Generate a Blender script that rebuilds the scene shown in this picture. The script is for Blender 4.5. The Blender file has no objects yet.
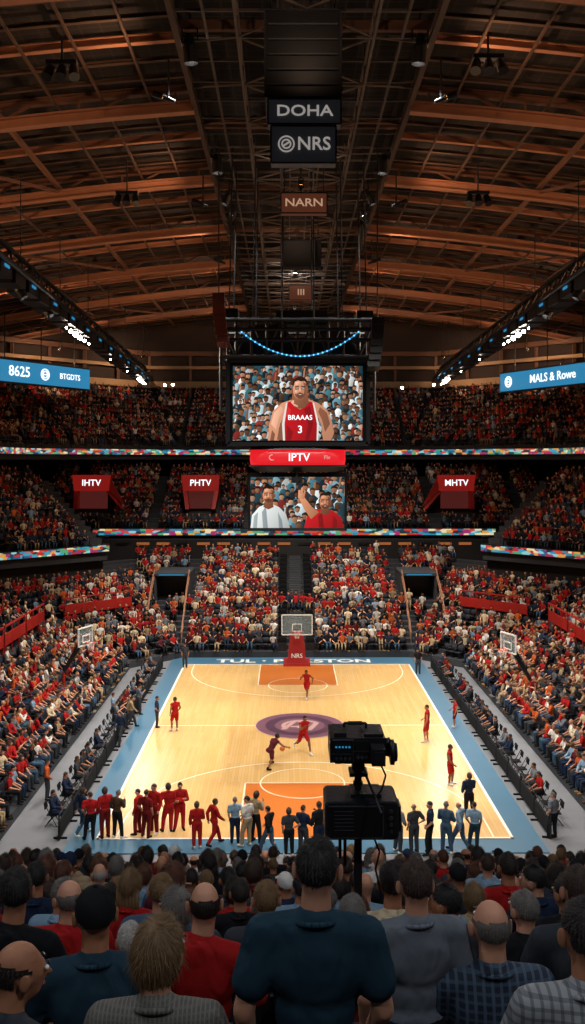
import bpy, math, random, numpy as np
from mathutils import Vector, Matrix
R=random.Random(7)
S=bpy.context.scene; COL=S.collection
PI=math.pi
F=920.0; HY=460.0
CAMP=Vector((-.66,0,13.86))
CROT=Matrix.Rotation(-math.radians(.34),3,'Z')@Matrix.Rotation(math.radians(90),3,'X')
def at(px,py,Y):
    v=CROT@Vector(((px-292.5)/F,-(py-HY)/F,-1)); return CAMP+v*(Y/v.y)
def proj(p):
    v=CROT.transposed()@(Vector(p)-CAMP)
    if v.z>-.1: return None
    return (292.5+F*v.x/-v.z, HY-F*v.y/-v.z)
cam=bpy.data.objects.new('camera',bpy.data.cameras.new('camera')); COL.objects.link(cam)
cam.location=CAMP; cam.rotation_euler=CROT.to_euler(); cam.data.sensor_fit='VERTICAL'; cam.data.sensor_height=36; cam.data.lens=36*F/1024
cam.data.shift_y=-(512-HY)/1024
cam.data.clip_end=400; S.camera=cam
S.view_settings.view_transform='Standard'
WORD=['first','second','third','fourth','fifth','sixth','seventh','eighth','ninth','tenth','eleventh','twelfth','thirteenth','fourteenth','fifteenth','sixteenth','seventeenth','eighteenth','nineteenth','twentieth','twenty-first','twenty-second','twenty-third','twenty-fourth','twenty-fifth','twenty-sixth','twenty-seventh','twenty-eighth','twenty-ninth','thirtieth']
# ---------------------------------------------------------------- materials
def hx(h):
    h=h.lstrip('#'); c=[int(h[i:i+2],16)/255 for i in (0,2,4)]
    return tuple((x/12.92 if x<=.04045 else ((x+.055)/1.055)**2.4) for x in c)+(1,)
def mat(name,col,rough=.6,metal=0,var=.15,scale=8,bump=0,emit=0,spec=.5,bd=.02):
    m=bpy.data.materials.new(name); m.use_nodes=True; nt=m.node_tree; b=nt.nodes['Principled BSDF']
    c=hx(col) if isinstance(col,str) else col
    b.inputs['Roughness'].default_value=rough; b.inputs['Metallic'].default_value=metal
    b.inputs['Specular IOR Level'].default_value=spec
    b.inputs['Base Color'].default_value=c
    if var>0:
        tc=nt.nodes.new('ShaderNodeTexCoord'); n=nt.nodes.new('ShaderNodeTexNoise'); n.inputs['Scale'].default_value=scale
        n.inputs['Detail'].default_value=4
        nt.links.new(tc.outputs['Object'],n.inputs['Vector'])
        r=nt.nodes.new('ShaderNodeMix'); r.data_type='RGBA'
        r.inputs[6].default_value=tuple(x*(1-var) for x in c[:3])+(1,); r.inputs[7].default_value=tuple(min(1,x*(1+var)) for x in c[:3])+(1,)
        nt.links.new(n.outputs['Fac'],r.inputs[0]); nt.links.new(r.outputs[2],b.inputs['Base Color'])
        if bump:
            bp=nt.nodes.new('ShaderNodeBump'); bp.inputs['Strength'].default_value=bump; bp.inputs['Distance'].default_value=bd
            nt.links.new(n.outputs['Fac'],bp.inputs['Height']); nt.links.new(bp.outputs[0],b.inputs['Normal'])
    if emit:
        b.inputs['Emission Color'].default_value=c; b.inputs['Emission Strength'].default_value=emit
    return m
def folds(m,strength=.65):
    nt=m.node_tree; b=nt.nodes['Principled BSDF']; tc=nt.nodes.new('ShaderNodeTexCoord'); mp=nt.nodes.new('ShaderNodeMapping')
    mp.inputs['Scale'].default_value=(6.5,6.5,2.6); mp.inputs['Rotation'].default_value=(.25,.5,.2)
    n=nt.nodes.new('ShaderNodeTexNoise'); n.inputs['Scale'].default_value=1; n.inputs['Detail'].default_value=2; n.inputs['Distortion'].default_value=.8
    bp=nt.nodes.new('ShaderNodeBump'); bp.inputs['Strength'].default_value=strength; bp.inputs['Distance'].default_value=.07
    nt.links.new(tc.outputs['Object'],mp.inputs[0]); nt.links.new(mp.outputs[0],n.inputs['Vector']); nt.links.new(n.outputs['Fac'],bp.inputs['Height']); nt.links.new(bp.outputs[0],b.inputs['Normal']); return m
def emis(name,col,s=1.0):
    m=mat(name,(0.01,0.01,0.01,1),.4,0,0); b=m.node_tree.nodes['Principled BSDF']
    b.inputs['Emission Color'].default_value=hx(col); b.inputs['Emission Strength'].default_value=s; return m
def attrmat(name,emit=0,rough=.8):
    m=mat(name,(1,1,1,1),rough,0,0,spec=.2); nt=m.node_tree; b=nt.nodes['Principled BSDF']
    a=nt.nodes.new('ShaderNodeAttribute'); a.attribute_name='col'
    if emit:
        b.inputs['Base Color'].default_value=(0,0,0,1)
        nt.links.new(a.outputs['Color'],b.inputs['Emission Color']); b.inputs['Emission Strength'].default_value=emit
    else: nt.links.new(a.outputs['Color'],b.inputs['Base Color'])
    return m
def brickmat(name,c1,c2,mortar,sx,w,h,ms=.02,rough=.5,rot=0,off=.5,blotch=0):
    m=mat(name,c1,rough,0,0); nt=m.node_tree; b=nt.nodes['Principled BSDF']
    tc=nt.nodes.new('ShaderNodeTexCoord'); mp=nt.nodes.new('ShaderNodeMapping'); mp.inputs['Rotation'].default_value=(0,0,rot)
    br=nt.nodes.new('ShaderNodeTexBrick'); br.inputs['Scale'].default_value=sx; br.offset=off
    br.inputs['Brick Width'].default_value=w; br.inputs['Row Height'].default_value=h; br.inputs['Mortar Size'].default_value=ms
    br.inputs['Color1'].default_value=hx(c1); br.inputs['Color2'].default_value=hx(c2); br.inputs['Mortar'].default_value=hx(mortar)
    nt.links.new(tc.outputs['Object'],mp.inputs[0]); nt.links.new(mp.outputs[0],br.inputs['Vector'])
    out=br.outputs['Color']
    if blotch:
        n=nt.nodes.new('ShaderNodeTexNoise'); n.inputs['Scale'].default_value=.25; n.inputs['Detail'].default_value=3; nt.links.new(tc.outputs['Object'],n.inputs['Vector'])
        mr=nt.nodes.new('ShaderNodeMapRange'); mr.inputs[1].default_value=.3; mr.inputs[2].default_value=.7; mr.inputs[3].default_value=1-blotch; mr.inputs[4].default_value=1+blotch*.5
        nt.links.new(n.outputs['Fac'],mr.inputs[0]); vm=nt.nodes.new('ShaderNodeVectorMath'); vm.operation='SCALE'; nt.links.new(out,vm.inputs[0]); nt.links.new(mr.outputs[0],vm.inputs['Scale']); out=vm.outputs[0]
    nt.links.new(out,b.inputs['Base Color'])
    return m
def ledmat(name,cols,scale,strength):
    m=mat(name,(0,0,0,1),.4,0,0); nt=m.node_tree; b=nt.nodes['Principled BSDF']
    tc=nt.nodes.new('ShaderNodeTexCoord'); mp=nt.nodes.new('ShaderNodeMapping'); mp.inputs['Scale'].default_value=(scale,scale,scale*2.6)
    v=nt.nodes.new('ShaderNodeTexVoronoi'); v.inputs['Scale'].default_value=1
    v.distance='CHEBYCHEV'; v.inputs['Randomness'].default_value=.7
    sp=nt.nodes.new('ShaderNodeSeparateColor'); cr=nt.nodes.new('ShaderNodeValToRGB'); cr.color_ramp.interpolation='CONSTANT'
    el=cr.color_ramp.elements
    while len(el)<len(cols): el.new(.5)
    for i,c in enumerate(cols): el[i].position=i/len(cols); el[i].color=hx(c)
    nt.links.new(tc.outputs['Object'],mp.inputs[0]); nt.links.new(mp.outputs[0],v.inputs['Vector']); nt.links.new(v.outputs['Color'],sp.inputs[0]); nt.links.new(sp.outputs[0],cr.inputs[0])
    nt.links.new(cr.outputs[0],b.inputs['Emission Color']); b.inputs['Emission Strength'].default_value=strength
    return m
def plaid(name,c1,c2,c3,sc):
    m=mat(name,c1,.8,0,0); nt=m.node_tree; b=nt.nodes['Principled BSDF']
    tc=nt.nodes.new('ShaderNodeTexCoord'); last=None
    base=nt.nodes.new('ShaderNodeRGB'); base.outputs[0].default_value=hx(c1); last=base.outputs[0]
    for ax,c in (('X',c2),('Z',c3)):
        w=nt.nodes.new('ShaderNodeTexWave'); w.bands_direction=ax; w.inputs['Scale'].default_value=sc; w.inputs['Distortion'].default_value=.6
        nt.links.new(tc.outputs['Object'],w.inputs['Vector'])
        mt=nt.nodes.new('ShaderNodeMath'); mt.operation='GREATER_THAN'; mt.inputs[1].default_value=.72; nt.links.new(w.outputs['Fac'],mt.inputs[0])
        ml=nt.nodes.new('ShaderNodeMath'); ml.operation='MULTIPLY'; ml.inputs[1].default_value=.5; nt.links.new(mt.outputs[0],ml.inputs[0])
        mx=nt.nodes.new('ShaderNodeMix'); mx.data_type='RGBA'; nt.links.new(ml.outputs[0],mx.inputs[0]); nt.links.new(last,mx.inputs[6]); mx.inputs[7].default_value=hx(c)
        last=mx.outputs[2]
    nt.links.new(last,b.inputs['Base Color']); return folds(m,.6)
M={}
M['black']=mat('black_metal','#1b1d21',.45,.3,.1)
M['dark']=mat('dark_steel','#2c2e33',.5,.5,.15)
M['plastic']=mat('black_plastic','#141518',.35,0,.1)
M['matblack']=mat('matt_black','#16171a',.8,0,.1,spec=.2)
M['camplastic']=mat('camera_plastic','#1b1d21',.4,0,.15,30,.2)
M['camgrey']=mat('camera_grey','#43464c',.4,.2,.15,30)
M['concrete']=mat('step_concrete','#35373d',.85,0,.25,2,.2)
M['floor']=mat('grey_floor','#7a7d84',.7,0,.12,1.5)
M['wall']=mat('dark_wall','#3b2f2a',.9,0,.3,.6)
M['tan']=mat('tan_balcony','#b0906e',.8,0,.2,.8)
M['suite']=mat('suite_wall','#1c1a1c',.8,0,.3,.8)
M['beam']=mat('warm_beam','#a8765a',.55,.1,.25,1)
M['beam2']=mat('brown_purlin','#6f4d3a',.6,.1,.25,1)
M['ridge']=mat('dim_girder','#4a382b',.6,.1,.2,1)
M['grid']=mat('grey_catwalk','#5e5650',.6,.3,.2,2)
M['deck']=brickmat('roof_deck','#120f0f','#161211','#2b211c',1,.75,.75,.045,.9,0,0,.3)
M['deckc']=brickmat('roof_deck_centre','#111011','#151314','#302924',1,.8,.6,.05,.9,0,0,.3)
M['wood']=brickmat('court_maple','#e6b873','#eec283','#d9a965',1,2.4,.14,.006,.26,PI/2,.5,.1)
M['blue']=mat('blue_border','#44718e',.4,0,.12,.6)
M['orange']=mat('orange_key','#d2752f',.35,0,.1,.6)
M['mauve']=mat('mauve_circle','#795061',.4,0,.15,2)
M['mauve2']=mat('dark_mauve','#523348',.4,0,.15,2)
M['mauve3']=mat('pale_mauve','#c7a09b',.4,0,.1,2)
M['line']=mat('white_line','#f8f4ea',.5,0,.03)
M['softline']=mat('cream_line','#fbeccb',.5,0,.03)
M['seat']=mat('dark_seat','#2f3139',.5,0,.15)
M['redpaint']=mat('red_paint','#b3261f',.5,0,.1)
M['redpad']=mat('red_pad','#a01e20',.6,0,.1)
M['white']=mat('white_paint','#e8e8e8',.5,0,.03)
M['ball']=mat('ball_orange','#c9642b',.6,0,.1)
M['rim']=mat('rim_orange','#e0502a',.4,.3,.05)
M['net']=mat('net_white','#e6e6e6',.8,0,0)
M['redbrown']=mat('red_brown_grille','#5e2a20',.6,0,.2)
M['lamp']=emis('lamp_glow','#fff4e4',60)
M['lampw']=emis('lamp_warm','#ffb066',8)
M['ledblue']=emis('led_blue','#58b8ff',2.0)
M['ledpanel']=emis('led_panel_blue','#2a86b4',.9)
M['redglow']=emis('opening_red_glow','#5c2422',.6)  # red emission standing in for light in the sign entrances
M['ledwhite']=emis('led_white','#f2fbff',1.4)
M['ledred']=emis('led_red','#d21822',1.25)
M['letterdim']=emis('letter_dim','#e8b0a8',.8)
M['signred']=emis('sign_red','#8a1814',.8)
M['signwarm']=emis('sign_warm','#e0b090',.6)
M['signbrown']=emis('sign_brown','#6a3a28',.5)
M['signgrey']=mat('sign_board_glow','#3e3f45',.6,0,.1,emit=.12)  # faint emission lifts the unlit boards in place of real light
M['lettergrey']=emis('letter_grey','#b5ada8',.6)
M['suitelight']=emis('suite_window_glow','#ff9a55',.3)
M['ribbon']=ledmat('ribbon_led',['#20404f','#3fa3bd','#d8483a','#f0dcae','#2a5f86','#a8326a','#57a878','#22303a','#e0a04a','#2f8fae','#c03030','#8fd0d8'],1.9,.9)
M['attr']=attrmat('crowd_cloth'); M['attrE']=attrmat('screen_picture',1.2)
M['eye']=mat('eye_white','#e8e4de',.3,0,0); M['pupil']=mat('pupil','#1b1410',.3,0,0); M['lip']=mat('lips','#9a5548',.5,0,0)
def skin(n,c):
    m=mat('skin_'+n,c,.6,0,.14,14,.15); m.node_tree.nodes['Principled BSDF'].inputs['Subsurface Weight'].default_value=.0; return m
SK=[skin(n,c) for n,c in (('fair','#cc9376'),('tan','#b27858'),('brown','#845336'),('deep','#563726'))]
HC_={'black':'#120f0d','dark brown':'#221711','brown':'#38251a','blonde':'#745736','grey':'#6d6863','white':'#b0aba4','ginger':'#5a301c'}
HM={k:mat('hair_'+k.replace(' ','_'),v,.6,0,.5,90,.3,bd=.004) for k,v in HC_.items()}
CC={'red':'#a81e1f','dark red':'#701a1b','navy':'#1f2c44','black':'#1b1c20','charcoal':'#3a3e45','white':'#dcd8d2','cream':'#d0bf9f','grey':'#6d747e','light blue':'#7f9db6','teal':'#263e4d','orange':'#c45c2f','denim blue':'#3f5972','maroon':'#571f2a','beige':'#a58f70','brown':'#4d3a2b','green':'#3d5a3c'}
CM={k:folds(mat('cloth_'+k.replace(' ','_'),v,.88,0,.25,10,0,spec=.15)) for k,v in CC.items()}
CM['navy plaid']=plaid('cloth_navy_plaid','#1f2a3c','#5d748c','#4b6278',9)
CM['white plaid']=plaid('cloth_white_plaid','#a0a4a8','#2b3138','#3a4048',10)
CM['grey knit']=plaid('cloth_grey_knit','#5e5c58','#8f8b82','#75726c',20)
# ---------------------------------------------------------------- mesh builder
def basis(d):
    d=Vector(d).normalized(); u=Vector((0,0,1)) if abs(d.z)<.95 else Vector((0,1,0))
    s=d.cross(u).normalized(); return s,d,s.cross(d)
class MB:
    def __init__(s): s.v=[];s.f=[];s.m=[]
    def add(s,vs,fs,m=0):
        b=len(s.v); s.v+=[tuple(v) for v in vs]; s.f+=[tuple(i+b for i in f) for f in fs]; s.m+=[m]*len(fs)
    def box(s,c,sz,rz=0,m=0,M3=None):
        M3=M3 or Matrix.Rotation(rz,3,'Z'); c=Vector(c)
        vs=[c+M3@Vector((x*sz[0]/2,y*sz[1]/2,z*sz[2]/2)) for z in(-1,1) for y in(-1,1) for x in(-1,1)]
        s.add(vs,[(0,2,3,1),(4,5,7,6),(0,1,5,4),(2,6,7,3),(0,4,6,2),(1,3,7,5)],m)
    def bar(s,p,q,w,h,m=0):
        p=Vector(p);q=Vector(q); a,d,u=basis(q-p)
        M3=Matrix((a,d,u)).transposed(); s.box((p+q)/2,(w,(q-p).length,h),m=m,M3=M3)
    def ibeam(s,p,q,w,h,t=.05,m=0):
        p=Vector(p);q=Vector(q); a,d,u=basis(q-p); M3=Matrix((a,d,u)).transposed(); L=(q-p).length; c=(p+q)/2
        s.box(c+u*(h/2-t/2),(w,L,t),m=m,M3=M3); s.box(c-u*(h/2-t/2),(w,L,t),m=m,M3=M3); s.box(c,(t,L,h-2*t),m=m,M3=M3)
    def ipath(s,pts,w,h,t=.05):
        """continuous curved I-beam through points that share one y"""
        pts=[Vector(p) for p in pts]
        for (dy,z0,z1) in((w/2,h/2-t,h/2),(w/2,-h/2,-h/2+t),(t/2,-h/2+t,h/2-t)):
            s.loft([[p+Vector((0,-dy,z0)),p+Vector((0,dy,z0)),p+Vector((0,dy,z1)),p+Vector((0,-dy,z1))] for p in pts])
    def tube(s,p,q,r0,r1=None,n=8,m=0,cap=True):
        r1=r0 if r1 is None else r1; p=Vector(p);q=Vector(q); a,d,u=basis(q-p)
        vs=[];
        for c,r in((p,r0),(q,r1)):
            for i in range(n): t=2*PI*i/n; vs.append(c+a*math.cos(t)*r+u*math.sin(t)*r)
        fs=[(i,(i+1)%n,n+(i+1)%n,n+i) for i in range(n)]
        if cap: fs+=[tuple(range(n-1,-1,-1)),tuple(range(n,2*n))]
        s.add(vs,fs,m)
    def path(s,pts,r,n=6,m=0):
        for a,b in zip(pts[:-1],pts[1:]): s.tube(a,b,r,r,n,m)
    def ell(s,c,r,M3=None,nu=12,nv=8,m=0,mf=None):
        M3=M3 or Matrix.Identity(3); c=Vector(c); r=(r,r,r) if not hasattr(r,'__len__') else r
        L=[Vector((0,0,-r[2]))]
        for j in range(1,nv):
            ph=-PI/2+PI*j/nv
            for i in range(nu):
                t=2*PI*i/nu; L.append(Vector((math.cos(t)*math.cos(ph)*r[0],math.sin(t)*math.cos(ph)*r[1],math.sin(ph)*r[2])))
        L.append(Vector((0,0,r[2]))); fs=[]
        for i in range(nu): fs.append((0,1+(i+1)%nu,1+i))
        for j in range(nv-2):
            for i in range(nu):
                a=1+j*nu; fs.append((a+i,a+(i+1)%nu,a+nu+(i+1)%nu,a+nu+i))
        a=1+(nv-2)*nu; T=len(L)-1
        for i in range(nu): fs.append((a+i,a+(i+1)%nu,T))
        b=len(s.v); s.v+=[tuple(c+M3@v) for v in L]; s.f+=[tuple(i+b for i in f) for f in fs]
        for f in fs: s.m.append(mf(sum((L[i] for i in f),Vector())/len(f)) if mf else m)
    def cap(s,p,q,r0,r1,n=12):
        s.tube(p,q,r0,r1,n); s.ell(p,r0,nu=n,nv=8); s.ell(q,r1,nu=n,nv=8)
    def loft(s,rings,m=0,caps=True):
        n=len(rings[0]); vs=[p for r in rings for p in r]; fs=[]
        for j in range(len(rings)-1):
            for i in range(n): fs.append((j*n+i,j*n+(i+1)%n,(j+1)*n+(i+1)%n,(j+1)*n+i))
        if caps: fs+=[tuple(range(n-1,-1,-1)),tuple(range((len(rings)-1)*n,len(rings)*n))]
        s.add(vs,fs,m)
    def poly(s,pts,m=0): s.add(pts,[tuple(range(len(pts)))],m)
    def mesh(s,name,mats=(),smooth=False,off=None):
        me=bpy.data.meshes.new(name); v=s.v
        if off is not None: v=[(a-off[0],b-off[1],c-off[2]) for a,b,c in v]
        me.from_pydata(v,[],s.f)
        for m in mats: me.materials.append(m)
        if len(mats)>1: me.polygons.foreach_set('material_index',s.m)
        if smooth: me.polygons.foreach_set('use_smooth',[True]*len(s.f))
        me.update(); return me
    def build(s,name,mats,parent=None,smooth=False):
        if not isinstance(mats,(list,tuple)): mats=[mats]
        if parent is not None:
            p=parent
            off=Vector((0,0,0))
            while p is not None: off+=p.location; p=p.parent
        else:
            a=np.array(s.v); lo=a.min(0);hi=a.max(0); off=Vector(((lo[0]+hi[0])/2,(lo[1]+hi[1])/2,lo[2]))
        o=bpy.data.objects.new(name,s.mesh(name,mats,smooth,off)); COL.objects.link(o)
        if parent is not None: o.parent=parent
        else: o.location=off
        return o
def tag(o,label,cat,group=None,kind=None):
    o['label']=label;o['category']=cat
    if group:o['group']=group
    if kind:o['kind']=kind
    return o
def thing(name,label,cat,loc,group=None):
    o=bpy.data.objects.new(name,None); o.empty_display_size=.2; COL.objects.link(o); o.location=loc; return tag(o,label,cat,group)
def struct(o,label=None,cat='structure'):
    o['kind']='structure'
    if o.parent is None: o['label']=label or o.name.replace('_',' '); o['category']=cat
    return o
def dup(root,loc,rz=0,label=None,group=None):
    r=root.copy(); COL.objects.link(r); r.location=loc; r.rotation_euler=(0,0,rz)
    if label:r['label']=label
    if group:r['group']=group
    for c in list(root.children):
        k=c.copy(); COL.objects.link(k); k.parent=r
        for g in list(c.children):
            h=g.copy(); COL.objects.link(h); h.parent=k
    return r
def text(name,st,size,loc,rot,m,parent,ext=.004,sx=1,align='CENTER',bold=.012):
    cu=bpy.data.curves.new(name,'FONT'); cu.body=st; cu.size=size; cu.align_x=align; cu.align_y='CENTER'; cu.extrude=ext; cu.offset=size*bold; cu.resolution_u=3
    t=bpy.data.objects.new(name,cu); COL.objects.link(t); bpy.context.view_layer.update()
    me=bpy.data.meshes.new_from_object(t.evaluated_get(bpy.context.evaluated_depsgraph_get())); bpy.data.objects.remove(t)
    me.materials.clear(); me.materials.append(m)
    o=bpy.data.objects.new(name,me); COL.objects.link(o)
    off=Vector((0,0,0)); p=parent
    while p is not None: off+=p.location; p=p.parent
    o.parent=parent; o.location=Vector(loc)-off; o.rotation_euler=rot; o.scale=(sx,1,1); return o
# ---------------------------------------------------------------- people prototypes
def remesh(mb,vox,it=3):
    me=mb.mesh('tmp'); o=bpy.data.objects.new('tmp',me); COL.objects.link(o)
    r=o.modifiers.new('r','REMESH'); r.mode='VOXEL'; r.voxel_size=vox; r.use_smooth_shade=True
    s=o.modifiers.new('s','SMOOTH'); s.factor=.5; s.iterations=it
    bpy.context.view_layer.update()
    out=bpy.data.meshes.new_from_object(o.evaluated_get(bpy.context.evaluated_depsgraph_get()))
    bpy.data.objects.remove(o); out.polygons.foreach_set('use_smooth',[True]*len(out.polygons)); return out
def merge(me,mb,mats,name='person'):
    nv=len(me.vertices); co=np.empty(nv*3); me.vertices.foreach_get('co',co); co=co.reshape(-1,3)
    V=[tuple(c) for c in co]+list(mb.v); Fa=[tuple(p.vertices) for p in me.polygons]; mi=[0]*len(Fa)
    Fa+=[tuple(i+nv for i in f) for f in mb.f]; mi+=mb.m
    n=bpy.data.meshes.new(name); n.from_pydata(V,[],Fa)
    for m in mats:n.materials.append(m)
    n.polygons.foreach_set('material_index',mi); n.polygons.foreach_set('use_smooth',[True]*len(Fa)); n.update(); return n
V3=Vector
def sym(d):
    o={}
    for k,v in d.items():
        if k.endswith('*'):
            o[k[:-1]+'R']=V3(v); o[k[:-1]+'L']=V3((-v[0],v[1],v[2]))
        else:o[k]=V3(v)
    return o
def lerp(a,b,t): return a+(b-a)*t
def hairmesh(style,HC,Hm):
    g=MB()
    if style=='short': rad=(.0785,.098,.096); cen=V3((0,-.016,.025))
    elif style=='fringe': rad=(.0775,.0965,.095); cen=V3((0,-.015,.021))
    elif style=='bob': rad=(.094,.108,.125); cen=V3((0,-.022,.0))
    else: rad=(.088,.104,.11); cen=V3((0,-.02,.013))
    if style=='cap': rad=(.084,.104,.101); cen=V3((0,-.016,.026))
    h=MB(); h.ell((0,0,0),rad,nu=36,nv=28)
    rr=random.Random(3); keep={}
    vs=[]
    for v in h.v:
        p=V3(v); j=1+(.03*(rr.random()-.5) if style!='cap' else 0)
        if style=='short' and p.z>0: j+=.05*math.sin(p.x*60)*math.sin(p.y*45+1)*p.z/.1
        vs.append(cen+V3((p.x*j,p.y*j,p.z*j)))
    for i,p in enumerate(vs):
        y,z=p.y,p.z
        lim=-.085+(y+.12)*.72
        if style=='bob': lim=-.16 if y<.035 else .055
        if style in('short','fringe') and abs(p.x)>.05 and -.035<y<.03: lim=.02
        if style=='long': lim=-.12 if y<.03 else .055
        if style=='cap': lim=max(lim,-.01+(y+.1)*.25)
        ok=z>=lim
        if style=='fringe' and z>.045+(-y)*.2: ok=False
        keep[i]=ok
    fs=[f for f in h.f if all(keep[i] for i in f)]
    used=sorted({i for f in fs for i in f}); mp={i:k for k,i in enumerate(used)}
    g.add([HC+Hm@vs[i] for i in used],[tuple(mp[i] for i in f) for f in fs])
    if style!='cap':
        L={'short':.018,'fringe':.014,'bob':.05,'long':.06}[style]
        n={'short':4200,'fringe':2600,'bob':3000,'long':3000}[style]
        whorl=cen+V3((0,-.03,rad[2]))
        for _ in range(n):
            f=fs[rr.randrange(len(fs))]; w=[rr.random() for _ in f]; sw=sum(w); p=sum((vs[i]*(a/sw) for i,a in zip(f,w)),V3((0,0,0)))
            nr=V3(((p-cen).x/rad[0]**2,(p-cen).y/rad[1]**2,(p-cen).z/rad[2]**2)).normalized()
            d=(p-whorl); d=d-nr*d.dot(nr); d=d.normalized() if d.length>.005 else V3((1,0,0))
            d=(d+nr*(rr.uniform(.15,.7) if style=='short' else .12)+V3((rr.uniform(-.4,.4),rr.uniform(-.4,.4),rr.uniform(-.4,.4)))).normalized()
            low=max(0,min(1,(p.z+.09)/.12)); s=nr.cross(d).normalized()*.0015; l=L*rr.uniform(.6,1.3)*(.4+.6*low if style=='short' else 1); p=p-nr*.002
            g.add([HC+Hm@(p-s),HC+Hm@(p+s),HC+Hm@(p+d*l)],[(0,1,2)])
    if style=='cap':
        br=[]
        for t in range(9):
            a=PI*t/8; br.append((math.cos(a)*.078,math.sin(a)*.1+.055,.045-.02*math.sin(a)))
        g.add([HC+Hm@V3(p) for p in br]+[HC+Hm@V3((p[0],p[1],p[2]-.008)) for p in br],[tuple(range(9)),tuple(range(17,8,-1))]+[(i,i+9,i+10,i+1) for i in range(8)])
        g.ell(HC+Hm@V3((0,-.016,.13)),(.01,.01,.006))
    if style=='long':
        for k in range(-3,4):
            g.cap(HC+Hm@V3((k*.024,-.09+abs(k)*.008,-.02)),HC+Hm@V3((k*.028,-.095+abs(k)*.008,-.24)),.026,.014,8)
    me=g.mesh('hair',[HM['black']],True); return me
PLACE={}
def figure(key,J,top='tshirt',bottom='trousers',hyaw=0,hpitch=0,palm=None,vox=.014):
    J=dict(J); J['head']=J['head']-V3((0,0,.028))
    b=MB(); T=MB(); B=MB()
    up=(J['neck']-J['pel']).normalized(); sd=(J['shR']-J['shL']).normalized(); fw=up.cross(sd).normalized(); sd=fw.cross(up).normalized()
    Mt=Matrix((sd,fw,up)).transposed(); L=(J['neck']-J['pel']).length
    def P(x,y,t): return J['pel']+Mt@V3((x,y,L*t))
    def torso(m,e):
        m.ell(P(0,-.005,.66),(.166+e,.106+e,.19+e),Mt); m.ell(P(0,.005,.38),(.145+e,.1+e,.17+e),Mt); m.ell(P(0,0,.04),(.155+e,.108+e,.13+e),Mt)
        for s_ in 'LR':
            sg=1 if s_=='R' else -1
            q=J['sh'+s_]; m.cap(P(sg*.03,-.012,.895),q,.062+e,.055+e); m.ell(P(sg*.085,-.038,.68),(.075+e,.058+e,.12+e),Mt)
        m.cap(P(0,-.008,.82),P(0,-.014,.97),.082+e,.058+e)
    torso(b,0); HC=J['head']; Hm=Matrix.Rotation(hyaw,3,'Z')@Matrix.Rotation(hpitch,3,'X')
    b.cap(P(0,-.014,.93),HC+Hm@V3((0,-.026,-.05)),.06,.056)
    b.ell(HC+Hm@V3((0,-.018,.02)),(.0725,.092,.095),Hm); b.ell(HC+Hm@V3((0,.028,-.055)),(.054,.06,.058),Hm); b.ell(HC+Hm@V3((0,.028,-.01)),(.062,.068,.083),Hm); b.ell(HC+Hm@V3((0,-.05,-.035)),(.056,.045,.05),Hm)
    b.cap(HC+Hm@V3((0,.093,.005)),HC+Hm@V3((0,.108,-.022)),.012,.016,8)
    ap=MB()
    for s_ in(-1,1):
        b.ell(HC+Hm@V3((s_*.078,-.004,-.012)),(.014,.02,.034),Hm)
        Me=Hm@Matrix.Rotation(s_*-.45,3,'Z'); ap.ell(HC+Hm@V3((s_*.086,-.012,-.006)),(.006,.02,.033),Me,10,8,0)
        ap.ell(HC+Hm@V3((s_*.031,.087,.012)),(.014,.009,.009),Hm,8,6,1); ap.ell(HC+Hm@V3((s_*.031,.095,.012)),(.006,.004,.006),Hm,6,5,2)
        ap.bar(HC+Hm@V3((s_*.018,.097,.032)),HC+Hm@V3((s_*.045,.087,.034)),.008,.006,2)
    ap.ell(HC+Hm@V3((0,.087,-.058)),(.025,.008,.007),Hm,8,6,3)
    shoes=[]
    for s_ in 'LR':
        sg=1 if s_=='R' else -1
        b.cap(J['sh'+s_],J['el'+s_],.052,.042); b.cap(J['el'+s_],J['wr'+s_],.043,.027)
        b.cap(J['hip'+s_],J['kne'+s_],.088,.057); b.cap(J['kne'+s_],J['ank'+s_],.057,.038); b.cap(J['ank'+s_]+V3((0,-.02,-.02)),J['toe'+s_],.04,.033)
        m_=lerp(J['kne'+s_],J['ank'+s_],.3); b.ell(m_+V3((0,-.015,0)),(.055,.058,.1))
        d=(J['wr'+s_]-J['el'+s_]).normalized(); n=V3(palm) if palm else V3((-sg,0,0)); n=(n-d*n.dot(d)); n=n.normalized() if n.length>.1 else basis(d)[2]
        t=d.cross(n).normalized(); Mh=Matrix((t,d,n)).transposed(); w=J['wr'+s_]
        b.ell(w+d*.05,(.04,.05,.017),Mh)
        if t.dot(V3((0,1,0)))<0: t=-t
        for k in range(4):
            o=(k-1.5)*.02; l=(.062,.075,.08,.07)[k]; p0=w+d*.08+t*o; d1=(d+n*.35).normalized(); p1=p0+d1*l*.55; d2=(d+n*1.0).normalized(); p2=p1+d2*l*.5
            ap.tube(p0,p1,.009,.0085,6); ap.tube(p1,p2,.0085,.006,6)
        p0=w+d*.03+t*.028; p1=p0+(d*.7+t*.7+n*.2).normalized()*.04; p2=p1+(d+n*.4).normalized()*.032
        ap.tube(p0,p1,.012,.0095,6); ap.tube(p1,p2,.0095,.007,6)
        e=.02
        if top=='tshirt':
            T.cap(J['sh'+s_],lerp(J['sh'+s_],J['el'+s_],.62),.052+e,.056+e)
        if top=='long':
            T.cap(J['sh'+s_],J['el'+s_],.052+e,.047+e); T.cap(J['el'+s_],lerp(J['el'+s_],J['wr'+s_],.95),.047+e,.03+e)
        if bottom=='shorts':
            B.cap(J['hip'+s_],lerp(J['hip'+s_],J['kne'+s_],.82),.088+.025,.085)
        else:
            B.cap(J['hip'+s_],J['kne'+s_],.088+.02,.057+.022); B.cap(J['kne'+s_],lerp(J['kne'+s_],J['ank'+s_],.93),.057+.022,.05+.012)
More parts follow.
